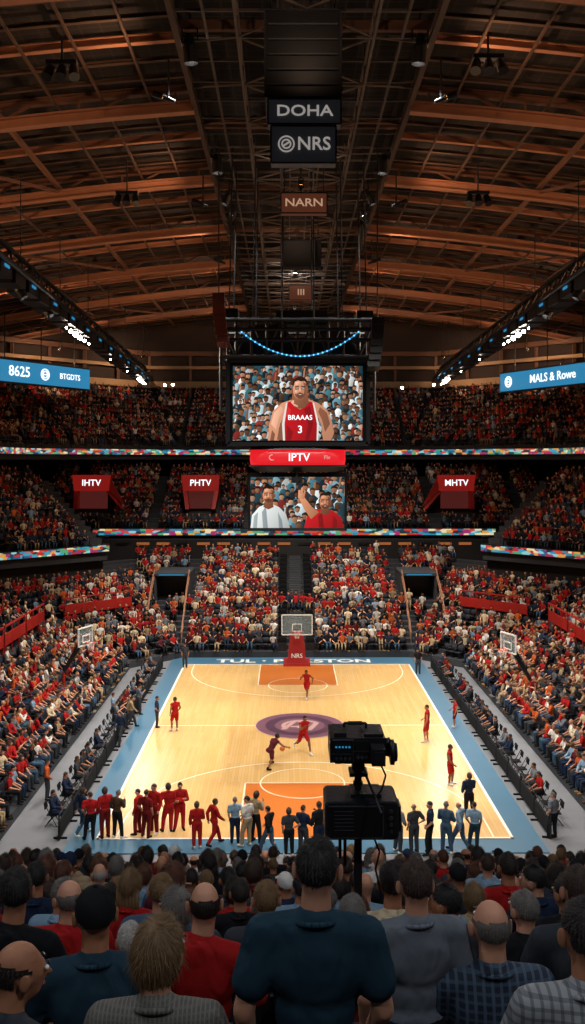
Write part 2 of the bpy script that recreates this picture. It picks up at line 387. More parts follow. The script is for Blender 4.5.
        Sh=MB(); Sh.cap(J['ank'+s_]+V3((0,-.03,-.028)),J['toe'+s_]+V3((0,0,.003)),.05,.043); Sh.cap(J['ank'+s_]+V3((0,-.01,.03)),J['ank'+s_],.045,.047)
        me=remesh(Sh,.02,2); me.materials.clear(); me.materials.append(CM['black']); shoes.append(me)
    torso(T,.016)
    col=MB()
    if top=='long': T.tube(P(0,-.022,.86),P(0,-.026,1.01),.098,.076,14)
    else:
        c=P(0,-.013,.965); col.path([c+Mt@V3((.079*math.cos(2*PI*i/18),.078*math.sin(2*PI*i/18),-.02*math.sin(2*PI*i/18))) for i in range(19)],.011,6)
    B.ell(P(0,0,.02),(.178,.13,.14),Mt)
    body=merge(remesh(b,vox),ap,[SK[0],M['eye'],M['pupil'],M['lip']])
    D={'body':body,'hairs':{},'HC':HC,'Hm':Hm,'shoes':shoes}
    D['top']=merge(remesh(T,.016,2),col,[CM['black']],'top')
    me=remesh(B,.02,2); me.materials.clear(); me.materials.append(CM['black']); D['bottom']=me
    for st in('short','bob','fringe','cap','long'): D['hairs'][st]=hairmesh(st,HC,Hm)
    D['topname']={'tshirt':'shirt','long':'jacket','jersey':'jersey'}[top]; D['botname']='shorts' if bottom=='shorts' else 'trousers'
    PLACE[key]=D
STAND={'pel':(0,0,.95),'hip*':(.09,0,.92),'kne*':(.105,.015,.5),'ank*':(.11,-.02,.09),'toe*':(.135,.13,.036),'neck':(0,-.01,1.5),'head':(0,.02,1.68),'sh*':(.188,-.015,1.42),'el*':(.24,-.04,1.14),'wr*':(.235,.05,.9)}
def mod(base,**k):
    d=dict(base)
    for a,v in k.items(): d[a.replace('_s','*')]=v
    return d
def split(base,**k):
    J=sym(base)
    for a,v in k.items(): J[a]=V3(v)
    return J
figure('stand',split(STAND,head=(.01,.025,1.68),shL=(-.188,-.01,1.427),elL=(-.26,-.04,1.15),elR=(.25,-.02,1.14),wrR=(.2,.12,.93)),'tshirt','trousers',hyaw=-.12,hpitch=-.08)
figure('relax',split(STAND,pel=(.035,0,.94),hipL=(-.05,0,.91),hipR=(.125,0,.92),kneL=(-.13,.09,.5),ankL=(-.17,.06,.09),toeL=(-.22,.2,.036),ankR=(.1,-.02,.09),toeR=(.13,.13,.036),shL=(-.19,-.01,1.43),shR=(.18,-.02,1.4),elL=(-.25,-.07,1.16),wrL=(-.19,.08,.98),elR=(.24,-.02,1.12),wrR=(.21,.1,.9)),'tshirt','trousers',hyaw=.5)
figure('walk',split(STAND,neck=(0,.02,1.49),head=(0,.06,1.665),kneL=(-.1,.2,.52),ankL=(-.1,.3,.1),toeL=(-.11,.45,.05),kneR=(.1,-.05,.5),ankR=(.1,-.3,.14),toeR=(.11,-.18,.04),elL=(-.24,-.14,1.16),wrL=(-.22,-.12,.92),elR=(.24,.08,1.15),wrR=(.2,.26,.98)),'long','trousers',hyaw=-.1)
figure('standlong',split(STAND,elR=(.28,.0,1.15),wrR=(.18,.16,1.0),kneL=(-.12,.05,.5),ankL=(-.16,.02,.09),toeL=(-.2,.16,.036)),'long','trousers',hyaw=.3)
figure('phone',split(STAND,elR=(.22,.1,1.17),wrR=(.1,.28,1.33),elL=(-.26,-.05,1.15),wrL=(-.2,.12,1.0),kneR=(.14,.05,.5),ankR=(.2,.02,.09),toeR=(.26,.15,.036),head=(.03,.05,1.665)),'long','trousers',hyaw=.1,hpitch=-.25)
figure('hips',split(STAND,elR=(.36,-.09,1.16),wrR=(.185,.03,1.02),elL=(-.23,-.05,1.13),wrL=(-.2,.08,.92)),'tshirt','trousers',hyaw=-.35,palm=(0,-1,0))
figure('crossed',split(STAND,elR=(.25,.07,1.15),elL=(-.25,.07,1.15),wrR=(-.05,.17,1.2),wrL=(.05,.2,1.16),kneR=(.13,.04,.5),ankR=(.18,.0,.09),toeR=(.24,.13,.036)),'long','trousers',palm=(0,-1,0))
figure('playerstand',split(STAND,elR=(.3,.02,1.15),wrR=(.3,.2,1.0),kneL=(-.13,.1,.52),ankL=(-.14,.06,.09),toeL=(-.16,.21,.036)),'jersey','shorts',hyaw=.4)
RUN={'pel':(0,0,.9),'hip*':(.09,0,.87),'kne*':(.1,0,.5),'ank*':(.1,0,.1),'toe*':(.1,.15,.04),'neck':(0,.12,1.43),'head':(0,.17,1.605),'sh*':(.185,.1,1.35),'el*':(.28,0,1.1),'wr*':(.25,.1,.9)}
figure('run',split(RUN,kneL=(-.11,.3,.58),ankL=(-.11,.42,.12),toeL=(-.11,.57,.05),kneR=(.11,-.12,.5),ankR=(.12,-.48,.3),toeR=(.12,-.47,.16),elL=(-.3,-.14,1.16),wrL=(-.27,-.1,.92),elR=(.3,.3,1.14),wrR=(.22,.46,1.3)),'jersey','shorts')
figure('drive',split(RUN,pel=(0,-.05,.74),hipL=(-.1,-.05,.72),hipR=(.1,-.05,.72),neck=(0,.25,1.16),head=(0,.34,1.31),shL=(-.19,.22,1.1),shR=(.19,.22,1.1),kneL=(-.24,.3,.5),ankL=(-.32,.22,.1),toeL=(-.34,.38,.04),kneR=(.2,-.1,.4),ankR=(.32,-.4,.12),toeR=(.34,-.27,.04),elL=(-.42,.3,.95),wrL=(-.46,.48,.82),elR=(.4,.32,.95),wrR=(.42,.55,.85)),'jersey','shorts',hpitch=.2)
figure('longcoat',split(STAND,elR=(.23,.0,1.14),wrR=(.15,.2,1.05)),'long','trousers',hyaw=-.4)
SIT={'pel':(0,-.02,.56),'hip*':(.095,.03,.54),'kne*':(.13,.44,.53),'ank*':(.13,.42,.1),'toe*':(.14,.55,.04),'neck':(0,-.02,1.1),'head':(0,.02,1.285),'sh*':(.192,-.02,1.025),'el*':(.25,.07,.77),'wr*':(.16,.3,.64)}
figure('sit',sym(SIT),'tshirt','trousers',hyaw=.12,palm=(0,0,-1))
figure('sitlong',sym(mod(SIT,el_s=(.24,.1,.78),wr_s=(.07,.3,.72))),'long','trousers',hyaw=.45)
figure('sitturn',sym(mod(SIT,neck=(0,.03,1.09),head=(.01,.08,1.27),sh_s=(.185,.02,1.02),wr_s=(.12,.36,.66))),'tshirt','trousers',hyaw=-.5,hpitch=-.1,palm=(0,0,-1))
figure('sitside',split(SIT,neck=(-.02,.0,1.1),head=(-.04,.04,1.27),shL=(-.19,-.03,1.01),shR=(.185,0,1.045),elR=(.26,.1,.8),wrR=(.1,.3,.95)),'tshirt','trousers',hyaw=1.0,palm=(0,0,-1))
figure('clap',sym(mod(SIT,el_s=(.25,.14,.82),wr_s=(.05,.27,1.0))),'long','trousers',hyaw=.1)
figure('cheer',split(SIT,elR=(.3,.05,1.22),wrR=(.26,.08,1.48),elL=(-.25,.12,.8),wrL=(-.1,.28,.85)),'tshirt','trousers')
def person(pose,loc,rz=0,sc=1,skin=0,hair=('short','dark brown'),top='red',bottom='denim blue',shoes='charcoal',label='',group=None,wide=1):
    D=PLACE[pose]
    o=bpy.data.objects.new('person',D['body']); COL.objects.link(o); o.location=loc; o.rotation_euler=(0,0,rz); o.scale=(sc*wide,sc*wide,sc)
    o.material_slots[0].link='OBJECT'; o.material_slots[0].material=SK[skin]
    def ch(nm,me,m):
        c=bpy.data.objects.new(nm,me); COL.objects.link(c); c.parent=o
        c.material_slots[0].link='OBJECT'; c.material_slots[0].material=m
    ch(D['topname'],D['top'],CM[top]); ch(D['botname'],D['bottom'],CM[bottom])
    for s in D['shoes']: ch('shoe',s,CM[shoes])
    if hair[0]!='bald': ch('cap' if hair[0]=='cap' else 'hair',D['hairs'][hair[0]],CM[hair[1]] if hair[0]=='cap' else HM[hair[1]])
    return tag(o,label,'person',group)
# ---------------------------------------------------------------- setting: floor, court
g=MB(); g.box((0,45,-.1),(70,130,.2)); struct(g.build('floor',M['floor']),'grey concrete arena floor around the court','floor')
g=MB(); g.box((0,48.375,.02),(17.2,32.05,.04)); struct(g.build('floor_border',M['blue']),'blue painted border around the wooden court','floor')
court=MB(); court.box((0,47.85,.035),(15.24,28.65,.04)); court=court.build('court_floor',M['wood']); struct(court,'golden maple basketball court','court')
def arc(cx,cy,r,a0,a1,w,z,n=40):
    g=MB(); vs=[]
    for i in range(n+1):
        a=a0+(a1-a0)*i/n
        for q in(r-w/2,r+w/2): vs.append((cx+q*math.cos(a),cy+q*math.sin(a),z))
    g.add(vs,[(2*i,2*i+1,2*i+3,2*i+2) for i in range(n)]); return g
def rect(x0,x1,y0,y1,z,g=None):
    g=g or MB(); g.add([(x0,y0,z),(x1,y0,z),(x1,y1,z),(x0,y1,z)],[(0,1,2,3)]); return g
Y0,Y1=33.52,62.17
for nm,(ya,yb) in(('far',(Y1-5.8,Y1)),('near',(Y0,Y0+5.8))):
    struct(rect(-2.44,2.44,ya,yb,.058).build('painted_key',M['orange'],court))
g=MB()
for x in(-7.57,7.57): rect(x-.06,x+.06,Y0,Y1,.062,g)
for y in(Y0+.05,Y1-.05): rect(-7.62,7.62,y-.06,y+.06,.062,g)
struct(g.build('court_lines',M['line'],court))
g=MB()
rect(-7.5,7.5,47.81,47.89,.061,g)
for (ya,yb) in((Y1-5.8,Y1),(Y0,Y0+5.8)):
    for x in(-2.44,2.44): rect(x-.035,x+.035,ya,yb,.0625,g)
    y=ya if ya>50 else yb; rect(-2.44,2.44,y-.035,y+.035,.0625,g)
for cy,s in((Y1-1.6,-1),(Y0+1.6,1)):
    a=arc(0,cy,6.9,PI if s<0 else 0,2*PI if s<0 else PI,.07,.0628,60); g.add(a.v,a.f)
    for x in(-6.9,6.9): rect(x-.035,x+.035,min(cy,cy-s*1.6),max(cy,cy-s*1.6),.0628,g)
    a=arc(0,cy+s*4.2,1.8,0,2*PI,.06,.0632,50); g.add(a.v,a.f)
struct(g.build('inner_lines',M['softline'],court))
g=arc(0,47.85,1.15,0,2*PI,2.3,.064,48); struct(g.build('centre_circle',M['mauve'],court))
g=arc(0,47.85,1.55,0,2*PI,.5,.066,50); struct(g.build('circle_ring',M['mauve2'],court))
g=arc(0,47.85,2.3,0,2*PI,.06,.068,60); a=arc(.1,47.75,.95,PI*.15,PI*1.2,.22,.069,30); g.add(a.v,a.f); a=arc(-.3,48.1,.5,-PI*.6,PI*.5,.18,.069,24); g.add(a.v,a.f)
for pts in ([(-1.0,-.75),(-.72,-.75),(-.05,.9),(-.3,.9)],[(.3,-.9),(.6,-.9),(1.0,.35),(.75,.45)],[(-.2,-.5),(.15,-.55),(.5,.3),(.3,.4)]):
    g.poly([(x,47.85+y,.0695) for x,y in pts])
struct(g.build('circle_emblem',M['mauve3'],court))
o=text('baseline_lettering','TUL · PUKSTON',1.35,(-.2,63.15,.06),(0,0,0),M['line'],court,.002,1.1,bold=.03); struct(o)
# ---------------------------------------------------------------- stands
def offset(poly,s):
    out=[]; n=len(poly)
    def nor(i):
        dx=poly[i+1][0]-poly[i][0];dy=poly[i+1][1]-poly[i][1];l=math.hypot(dx,dy);return(-dy/l,dx/l)
    for i in range(n):
        if i==0:m=nor(0)
        elif i==n-1:m=nor(n-2)
        else:
            a=nor(i-1);b=nor(i);k=1+a[0]*b[0]+a[1]*b[1];m=((a[0]+b[0])/k,(a[1]+b[1])/k)
        out.append((poly[i][0]+m[0]*s,poly[i][1]+m[1]*s))
    return out
def steps(name,poly,n,dep,rise,z0,zb,m,label):
    g=MB(); k=len(poly)
    def strip(P,za,Q,zb_):
        vs=[(x,y,za) for x,y in P]+[(x,y,zb_) for x,y in Q]; g.add(vs,[(i,i+1,k+i+1,k+i) for i in range(k-1)])
    P=offset(poly,0); strip(P,zb,P,z0)
    for r in range(n):
        P=offset(poly,r*dep);Q=offset(poly,(r+1)*dep); z=z0+r*rise; strip(P,z,Q,z)
        if r<n-1: strip(Q,z,Q,z+rise)
    for e in(0,k-1):
        pts=[(*offset(poly,0)[e],zb)]
        for r in range(n):
            z=z0+r*rise; pts+=[(*offset(poly,r*dep)[e],z),(*offset(poly,(r+1)*dep)[e],z)]
        pts.append((*offset(poly,n*dep)[e],zb)); g.poly(pts)
    return struct(g.build(name,m),label,'stand')
def walls(name,poly,off,za,zb,m,label,thick=0):
    P=offset(poly,off); k=len(P); g=MB(); g.add([(x,y,za) for x,y in P]+[(x,y,zb) for x,y in P],[(i,i+1,k+i+1,k+i) for i in range(k-1)])
    if thick:
        Q=offset(poly,off+thick); g.add([(x,y,zb) for x,y in P]+[(x,y,zb) for x,y in Q],[(i,i+1,k+i+1,k+i) for i in range(k-1)])
        g.add([(x,y,za) for x,y in P]+[(x,y,za) for x,y in Q],[(i,i+1,k+i+1,k+i) for i in range(k-1)])
    return g.build(name,m)
seats=[]
def rowseats(poly,n,dep,rise,z0,tier,skip,pitch=.54):
    for r in range(n):
        P=offset(poly,r*dep+.38); z=z0+r*rise
        for i in range(len(P)-1):
            a=V3(P[i]);b=V3(P[i+1]);d=(b-a).normalized();mid=(V3(poly[i])+V3(poly[i+1]))/2
            u0=(a-mid).dot(d);u1=(b-mid).dot(d); nx,ny=-d.y,d.x
            k0=math.ceil((u0+.35)/pitch);k1=math.floor((u1-.35)/pitch)
            for k in range(k0,k1+1):
                u=k*pitch
                p=a+d*(u-u0)
                if skip(i,r,u,p): continue
                q=proj((p.x,p.y,z+1))
                if q is None or q[0]<-90 or q[0]>675 or q[1]>1000: continue
                seats.append((p.x,p.y,z,math.atan2(nx,-ny),tier,i,r,u))
LOW=[(-11.1,18),(-11.1,61.3),(-7.9,64.5),(7.9,64.5),(11.1,61.3),(11.1,18)]
steps('lower_stand',LOW,19,.8,.27,.45,0,M['concrete'],'lower seating bowl around three sides of the court')
TUN=[(-9.6,71.5),(9.6,71.5)]
def skl(i,r,u,p):
    if i!=2 and r>=14: return True
    if r==7: return i!=2
    if i==2 and abs(u)<1.55: return True
    if i==2 and abs(abs(u)-8.3)<.5: return True
    if i in(0,4) and abs((u%9.2)-4.6)<.6: return True
    if i in(1,3) and abs(u)<.5: return True
    for tx,ty in TUN:
        if abs(p.x-tx)<1.6 and ty-1.2<p.y<ty+5.2: return True
    return False
rowseats(LOW,19,.8,.27,.45,'low',skl)
MIDL=[(-22.3,15),(-22.3,66.2),(-15,73.5)]; MIDR=[(15,73.5),(22.3,66.2),(22.3,15)]; MIDC=[(-24,82.5),(24,82.5)]
SG=[(-18.6,84.6,'IHTV','leftmost',1),(-8.6,84.6,'PHTV','second',0),(14.9,84.6,'MHTV','rightmost',-1)]
def skm(i,r,u,p):
    if abs((u%8.4)-4.2)<.5: return True
    for x,y,_,_,_ in SG:
        if abs(p.x-x)<2.0 and y-1<p.y<y+3.6: return True
    return False
for nm,P in(('left',MIDL),('centre',MIDC),('right',MIDR)):
    z0=7.1 if nm!='centre' else 7.7; rs=.45 if nm!='centre' else .41
    steps('mezzanine_stand_'+nm,P,12,.8,rs,z0,z0-1.2,M['concrete'],'middle tier of seating, '+nm+' part')
    rowseats(P,12,.8,rs,z0,'mid',skm)
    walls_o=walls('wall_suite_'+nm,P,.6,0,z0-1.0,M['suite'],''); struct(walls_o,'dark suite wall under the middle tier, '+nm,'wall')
UP=[(-24,15),(-24,82),(-12,94),(12,94),(24,82),(24,15)]
steps('upper_stand',UP,12,.8,.5,15.3,13.9,M['concrete'],'top tier of seating under the roof')
def sku(i,r,u,p): return abs((u%7.6)-3.8)<.45
rowseats(UP,12,.8,.5,15.3,'up',sku)
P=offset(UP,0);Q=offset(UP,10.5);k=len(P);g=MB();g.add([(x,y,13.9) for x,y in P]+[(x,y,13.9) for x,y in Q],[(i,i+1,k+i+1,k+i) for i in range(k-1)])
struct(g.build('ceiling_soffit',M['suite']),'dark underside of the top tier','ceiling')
struct(walls('wall_back',UP,10.6,0,31.5,M['wall'],''),'dark brown wall behind the top tier','wall')
for z,h,nm in((22.0,.7,'trim_1'),(24.1,.35,'trim_2'),(25.6,.5,'trim_3')):
    struct(walls(nm,UP,9.75,z,z+h,M['tan'] if nm!='trim_3' else M['beam2'],'',.6),'tan concourse balcony band along the back wall','trim')
CP=offset(UP,10.15)
for i in range(len(CP)-1):
    a=V3(CP[i]);b=V3(CP[i+1]);n=max(2,int((b-a).length/4.2))
    for k in range(n):
        p=lerp(a,b,k/n)
        if p.y<60: continue
        g=MB(); g.bar((p.x,p.y,20.9),(p.x,p.y,26.0),.3,.3); tag(g.build('concourse_column',M['beam2']),'brown column along the upper concourse behind the top tier','column','concourse columns')
g=MB(); g.box((0,-8,12),(80,.4,40)); struct(g.build('wall_near',M['wall']),'dark wall behind the viewer','wall')
def ribbon(name,poly,off,z0,z1,label,red=()):
    P=offset(poly,off); root=thing(name,label,'led board',(0,0,z0))
    for i in range(len(P)-1):
        p=V3((*P[i],0));q=V3((*P[i+1],0)); nrm=V3(((q-p).y,-(q-p).x,0)).normalized(); L=(q-p).length
        g=MB(); A=p+nrm*.14;B_=q+nrm*.14; g.add([(A.x,A.y,z0),(B_.x,B_.y,z0),(B_.x,B_.y,z1),(A.x,A.y,z1)],[(0,1,2,3)]); g.build('led_face',M['ribbon'],root)
        h=MB(); h.bar((p.x,p.y,(z0+z1)/2),(q.x,q.y,(z0+z1)/2),.2,z1-z0+.16); h.build('housing',M['black'],root)
        r=MB(); r.bar((p.x,p.y,z1+.65),(q.x,q.y,z1+.65),.05,.05)
        for k in range(int(L/1.5)+1):
            c=p+(q-p)*(k/(int(L/1.5)+.0001)); r.bar((c.x,c.y,z1),(c.x,c.y,z1+.65),.04,.04)
        r.build('handrail',M['dark'],root)
    return root
ribbon('ribbon_board',MIDL,-.15,6.6,7.1,'coloured LED ribbon on the front edge of the left middle tier')
ribbon('ribbon_board',MIDR,-.15,6.6,7.1,'coloured LED ribbon on the front edge of the right middle tier')
ribbon('ribbon_board',[(-18,82.5),(18,82.5)],-.15,7.15,7.7,'LED ribbon facing the camera across the far middle tier')
ribbon('ribbon_board',UP,-.15,14.4,14.9,'long LED ribbon on the front edge of the top tier')
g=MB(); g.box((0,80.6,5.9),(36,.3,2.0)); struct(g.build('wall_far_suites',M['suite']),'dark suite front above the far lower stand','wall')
for k in range(18):
    g=MB(); x=-15+k*1.76; g.box((x,80.4,6.55),(1.1,.06,.22)); struct(g.build('window_%d'%(k+1),M['suitelight'] if k%3 else M['plastic']),'small suite window, %s from the left'%WORD[k],'window')
# ---------------------------------------------------------------- seats + crowd
def seatmesh():
    g=MB()
    g.loft([[(-.22,-.2,.43),(.22,-.2,.43),(.22,-.2,.4),(-.22,-.2,.4)],[(-.23,.2,.45),(.23,.2,.45),(.23,.2,.4),(-.23,.2,.4)]])
    g.loft([[(-.21,-.2,.42),(.21,-.2,.42),(.21,-.24,.42),(-.21,-.24,.42)],[(-.23,-.24,.7),(.23,-.24,.7),(.23,-.28,.7),(-.23,-.28,.7)],[(-.18,-.28,.86),(.18,-.28,.86),(.18,-.31,.86),(-.18,-.31,.86)]])
    g.bar((0,-.1,.41),(0,-.12,0),.06,.1)
    for s in(-1,1): g.bar((s*.25,-.22,.6),(s*.25,.1,.6),.03,.04)
    return g
sm=seatmesh()
def lowperson(kind):
    g=MB()
    def ring(z,y,rx,ry,n=8): return [(rx*math.cos(2*PI*i/n),y+ry*math.sin(2*PI*i/n),z) for i in range(n)]
    up=.38 if kind==3 else 0
    g.loft([ring(.46+up,0,.17,.13),ring(.65+up,-.02,.16,.12),ring(.9+up,-.02,.19,.12),ring(1.03+up,-.02,.2,.09),ring(1.09+up,-.01,.07,.06)],1)
    g.tube((0,-.01,1.07+up),(0,.01,1.17+up),.055,.05,6,0)
    g.ell((0,.02,1.25+up),(.083,.1,.12),nu=8,nv=6,mf=lambda c:3 if (c.z>.045 or c.y<-.035) else 0)
    for s in(-1,1):
        if kind==1: e=(s*.3,.05,1.2);w=(s*.24,.08,1.48)
        elif kind==2: e=(s*.25,.15,.82);w=(s*.05,.3,1.0)
        elif kind==3: e=(s*.27,.03,1.15);w=(s*.12,.25,1.2)
        else: e=(s*.27,.05,.78);w=(s*.15,.3,.64)
        g.tube((s*.2,-.02,1.01+up),e,.055,.045,5,1); g.tube(e,w,.042,.03,5,0); g.ell(w,.04,nu=5,nv=4,m=0)
        if kind==3: g.tube((s*.09,.02,.9),(s*.12,.28,.05),.09,.05,5,2); g.box((s*.12,.33,.04),(.09,.24,.08),m=3)
        else: g.tube((s*.09,.02,.54),(s*.13,.46,.54),.09,.065,5,2); g.tube((s*.13,.45,.53),(s*.13,.43,.05),.062,.045,5,2); g.box((s*.13,.5,.04),(.09,.24,.08),m=3)
    return g
LP=[lowperson(k) for k in range(4)]
LPN=[(np.array(g.v),g.f,np.array(g.m)) for g in LP]
def lin(h): return np.array(hx(h)[:3])
def bulk(name,insts,matl,label,cat):
    Vs=[];Ls=[];Ts=[];Cs=[];base=0
    cache={}
    for (va,x,y,z,rz,sc,pal) in insts:
        Vv,Ff,Mm=va; key=id(Ff)
        if key not in cache:
            cache[key]=(np.concatenate([np.array(f) for f in Ff]),np.array([len(f) for f in Ff]))
        li,lt=cache[key]; c,s=math.cos(rz),math.sin(rz)
        W=np.empty_like(Vv); W[:,0]=(Vv[:,0]*c-Vv[:,1]*s)*sc+x; W[:,1]=(Vv[:,0]*s+Vv[:,1]*c)*sc+y; W[:,2]=Vv[:,2]*sc+z
        Vs.append(W);Ls.append(li+base);Ts.append(lt);base+=len(Vv)
        Cs.append(np.repeat(np.array(pal)[Mm],lt,axis=0))
    Vv=np.concatenate(Vs);Li=np.concatenate(Ls);Lt=np.concatenate(Ts);Cc=np.concatenate(Cs)
    me=bpy.data.meshes.new(name); me.vertices.add(len(Vv)); me.vertices.foreach_set('co',Vv.astype(np.float32).ravel())
    me.loops.add(len(Li)); me.loops.foreach_set('vertex_index',Li.astype(np.int32)); me.polygons.add(len(Lt))
    me.polygons.foreach_set('loop_start',np.concatenate([[0],np.cumsum(Lt)[:-1]]).astype(np.int32))
    me.update(calc_edges=True)
    a=me.attributes.new('col','FLOAT_COLOR','CORNER'); a.data.foreach_set('color',np.concatenate([Cc,np.ones((len(Cc),1))],1).astype(np.float32).ravel())
    me.materials.append(matl); o=bpy.data.objects.new(name,me); COL.objects.link(o); tag(o,label,cat,None,'stuff'); return o
skl_=[lin(c) for c in('#e0ab90','#cf9673','#b98260','#84553a')]
hrl=[lin(c) for c in('#1c1714','#35251b','#553a28','#8a6a42','#77726d')]
def expand(W): return [t for t,w in W for _ in range(w)]
tnL=expand([('red',29),('dark red',7),('orange',8),('white',15),('cream',10),('black',12),('navy',9),('grey',6),('light blue',4),('charcoal',6),('beige',5),('maroon',4)])
tnU=expand([('red',14),('dark red',12),('orange',4),('white',4),('cream',4),('black',22),('navy',18),('grey',5),('light blue',3),('charcoal',16),('brown',8),('beige',3)])  # darker clothes weighted in, standing for the dim light on the upper tiers
NS=.405
NZ=lambda y:12.12-NS*y
NR=18
rowsY=[.0,.85,1.7,2.55]+[3.4+.85*k for k in range(NR)]
g=MB()
for y in [-5.1,-4.25,-3.4,-2.55,-1.7,-.85]+rowsY:
    z=NZ(y); g.box((0,y+.175,z-.35),(26,.85,.7))
struct(g.build('near_stand',M['concrete']),'stepped near stand the viewer looks over','stand')
yl=rowsY[-1]+.6
g=MB(); g.box((0,yl+.1,NZ(rowsY[-1])/2),(26,.2,NZ(rowsY[-1])+.2)); struct(g.build('wall_front',M['suite']),'dark front wall of the near stand','wall')
order=sorted(range(len(seats)),key=lambda i:(V3(seats[i][:3])-CAMP).length)
vis=[i for i in order if seats[i][4]=='low' and 0<=proj((seats[i][0],seats[i][1],seats[i][2]+.9))[0]<=585]
occ={}
for i in range(len(seats)):
    x,y,z,rz,t,sg,r,u=seats[i]
    pr=.93
    if t=='low': pr=.9-.3*max(0,math.sin(u*.55+r*.9+sg)*math.sin(u*.21-r*.5+1.3*sg))
    if t=='low' and sg==0 and 6<=r<=9 and 44<y<60: pr=.5
    occ[i]=R.random()<pr
indp=set([i for i in vis if occ[i]][:100]); inds=set(vis[:90])
crowd=[];seatl=[]
so=bpy.data.objects.new('stadium_seat',sm.mesh('stadium_seat',[M['seat']])); 
def addseat(x,y,z,rz,label,group,red=False):
    o=so.copy(); COL.objects.link(o); o.location=(x,y,z);o.rotation_euler=(0,0,rz); tag(o,label,'seat',group)
    return o
smv=(np.array(sm.v),sm.f,np.zeros(len(sm.f),int))
sdark=lin('#2f3139');sred=lin('#6a2422')
def rhair():
    a=R.random()
    if a<.07: return('bald','')
    if a<.16: return('fringe',R.choice(['grey','white','dark brown']))
    if a<.24: return('cap',R.choice(['black','red','navy','white']))
    return(R.choice(['short','short','short','bob','long']),R.choice(['black','black','dark brown','dark brown','brown','brown','blonde','grey','ginger']))
HD={'short':'short-%s-haired','bob':'%s-bobbed','long':'long-%s-haired','cap':'%s-capped','fringe':'balding-%s-haired'}
def hdesc(h): return 'shaven-headed' if h[0]=='bald' else HD[h[0]]%h[1].replace(' ','-')
for i,(x,y,z,rz,t,sg,r,u) in enumerate(seats):
    side='left' if x<-8 and sg<=1 else ('right' if x>8 and sg>=3 else 'far')
    if i in inds: addseat(x,y,z,rz,'dark plastic tip-up seat in the nearest rows of the %s lower stand'%side,'seats in the %s lower stand'%side)
    else: seatl.append((smv,x,y,z,rz,1,[sred if t!='low' and R.random()<.2 else sdark]))
    if occ[i]:
        rz2=rz+R.uniform(-.45,.45)
        if i in indp:
            tp=R.choice(tnL); h=rhair()
            person(R.choice(['sit','sitlong','sitturn','sitside','clap','sit','cheer']),(x,y,z),rz2,R.uniform(.93,1.03),R.choice([0,0,1,2]),h,tp,R.choice(['denim blue','black','charcoal','navy']),'black',
              'spectator in a %s top seated in the nearest block of the %s lower stand'%(tp,side),'%s-topped spectators in the %s lower stand'%(tp,side))
        else:
            w=0 if R.random()<.76 else R.choice([1,2,2,3])
            crowd.append((LPN[w],x+R.uniform(-.06,.06),y+R.uniform(-.05,.05),z,rz2,R.uniform(.88,1.06),[skl_[R.randrange(4)],lin(CC[R.choice(tnL if t=='low' else tnU)])*R.uniform(.6,1.25),lin(CC[R.choice(['denim blue','black','charcoal','navy','beige'])]),hrl[R.randrange(5)]]))
bulk('stadium_seats',seatl,M['attr'],'rows of dark seats filling the three tiers of the bowl','seats')
bulk('seated_crowd',crowd,M['attr'],'dense crowd of seated fans in red, white and dark clothes filling the bowl','crowd')
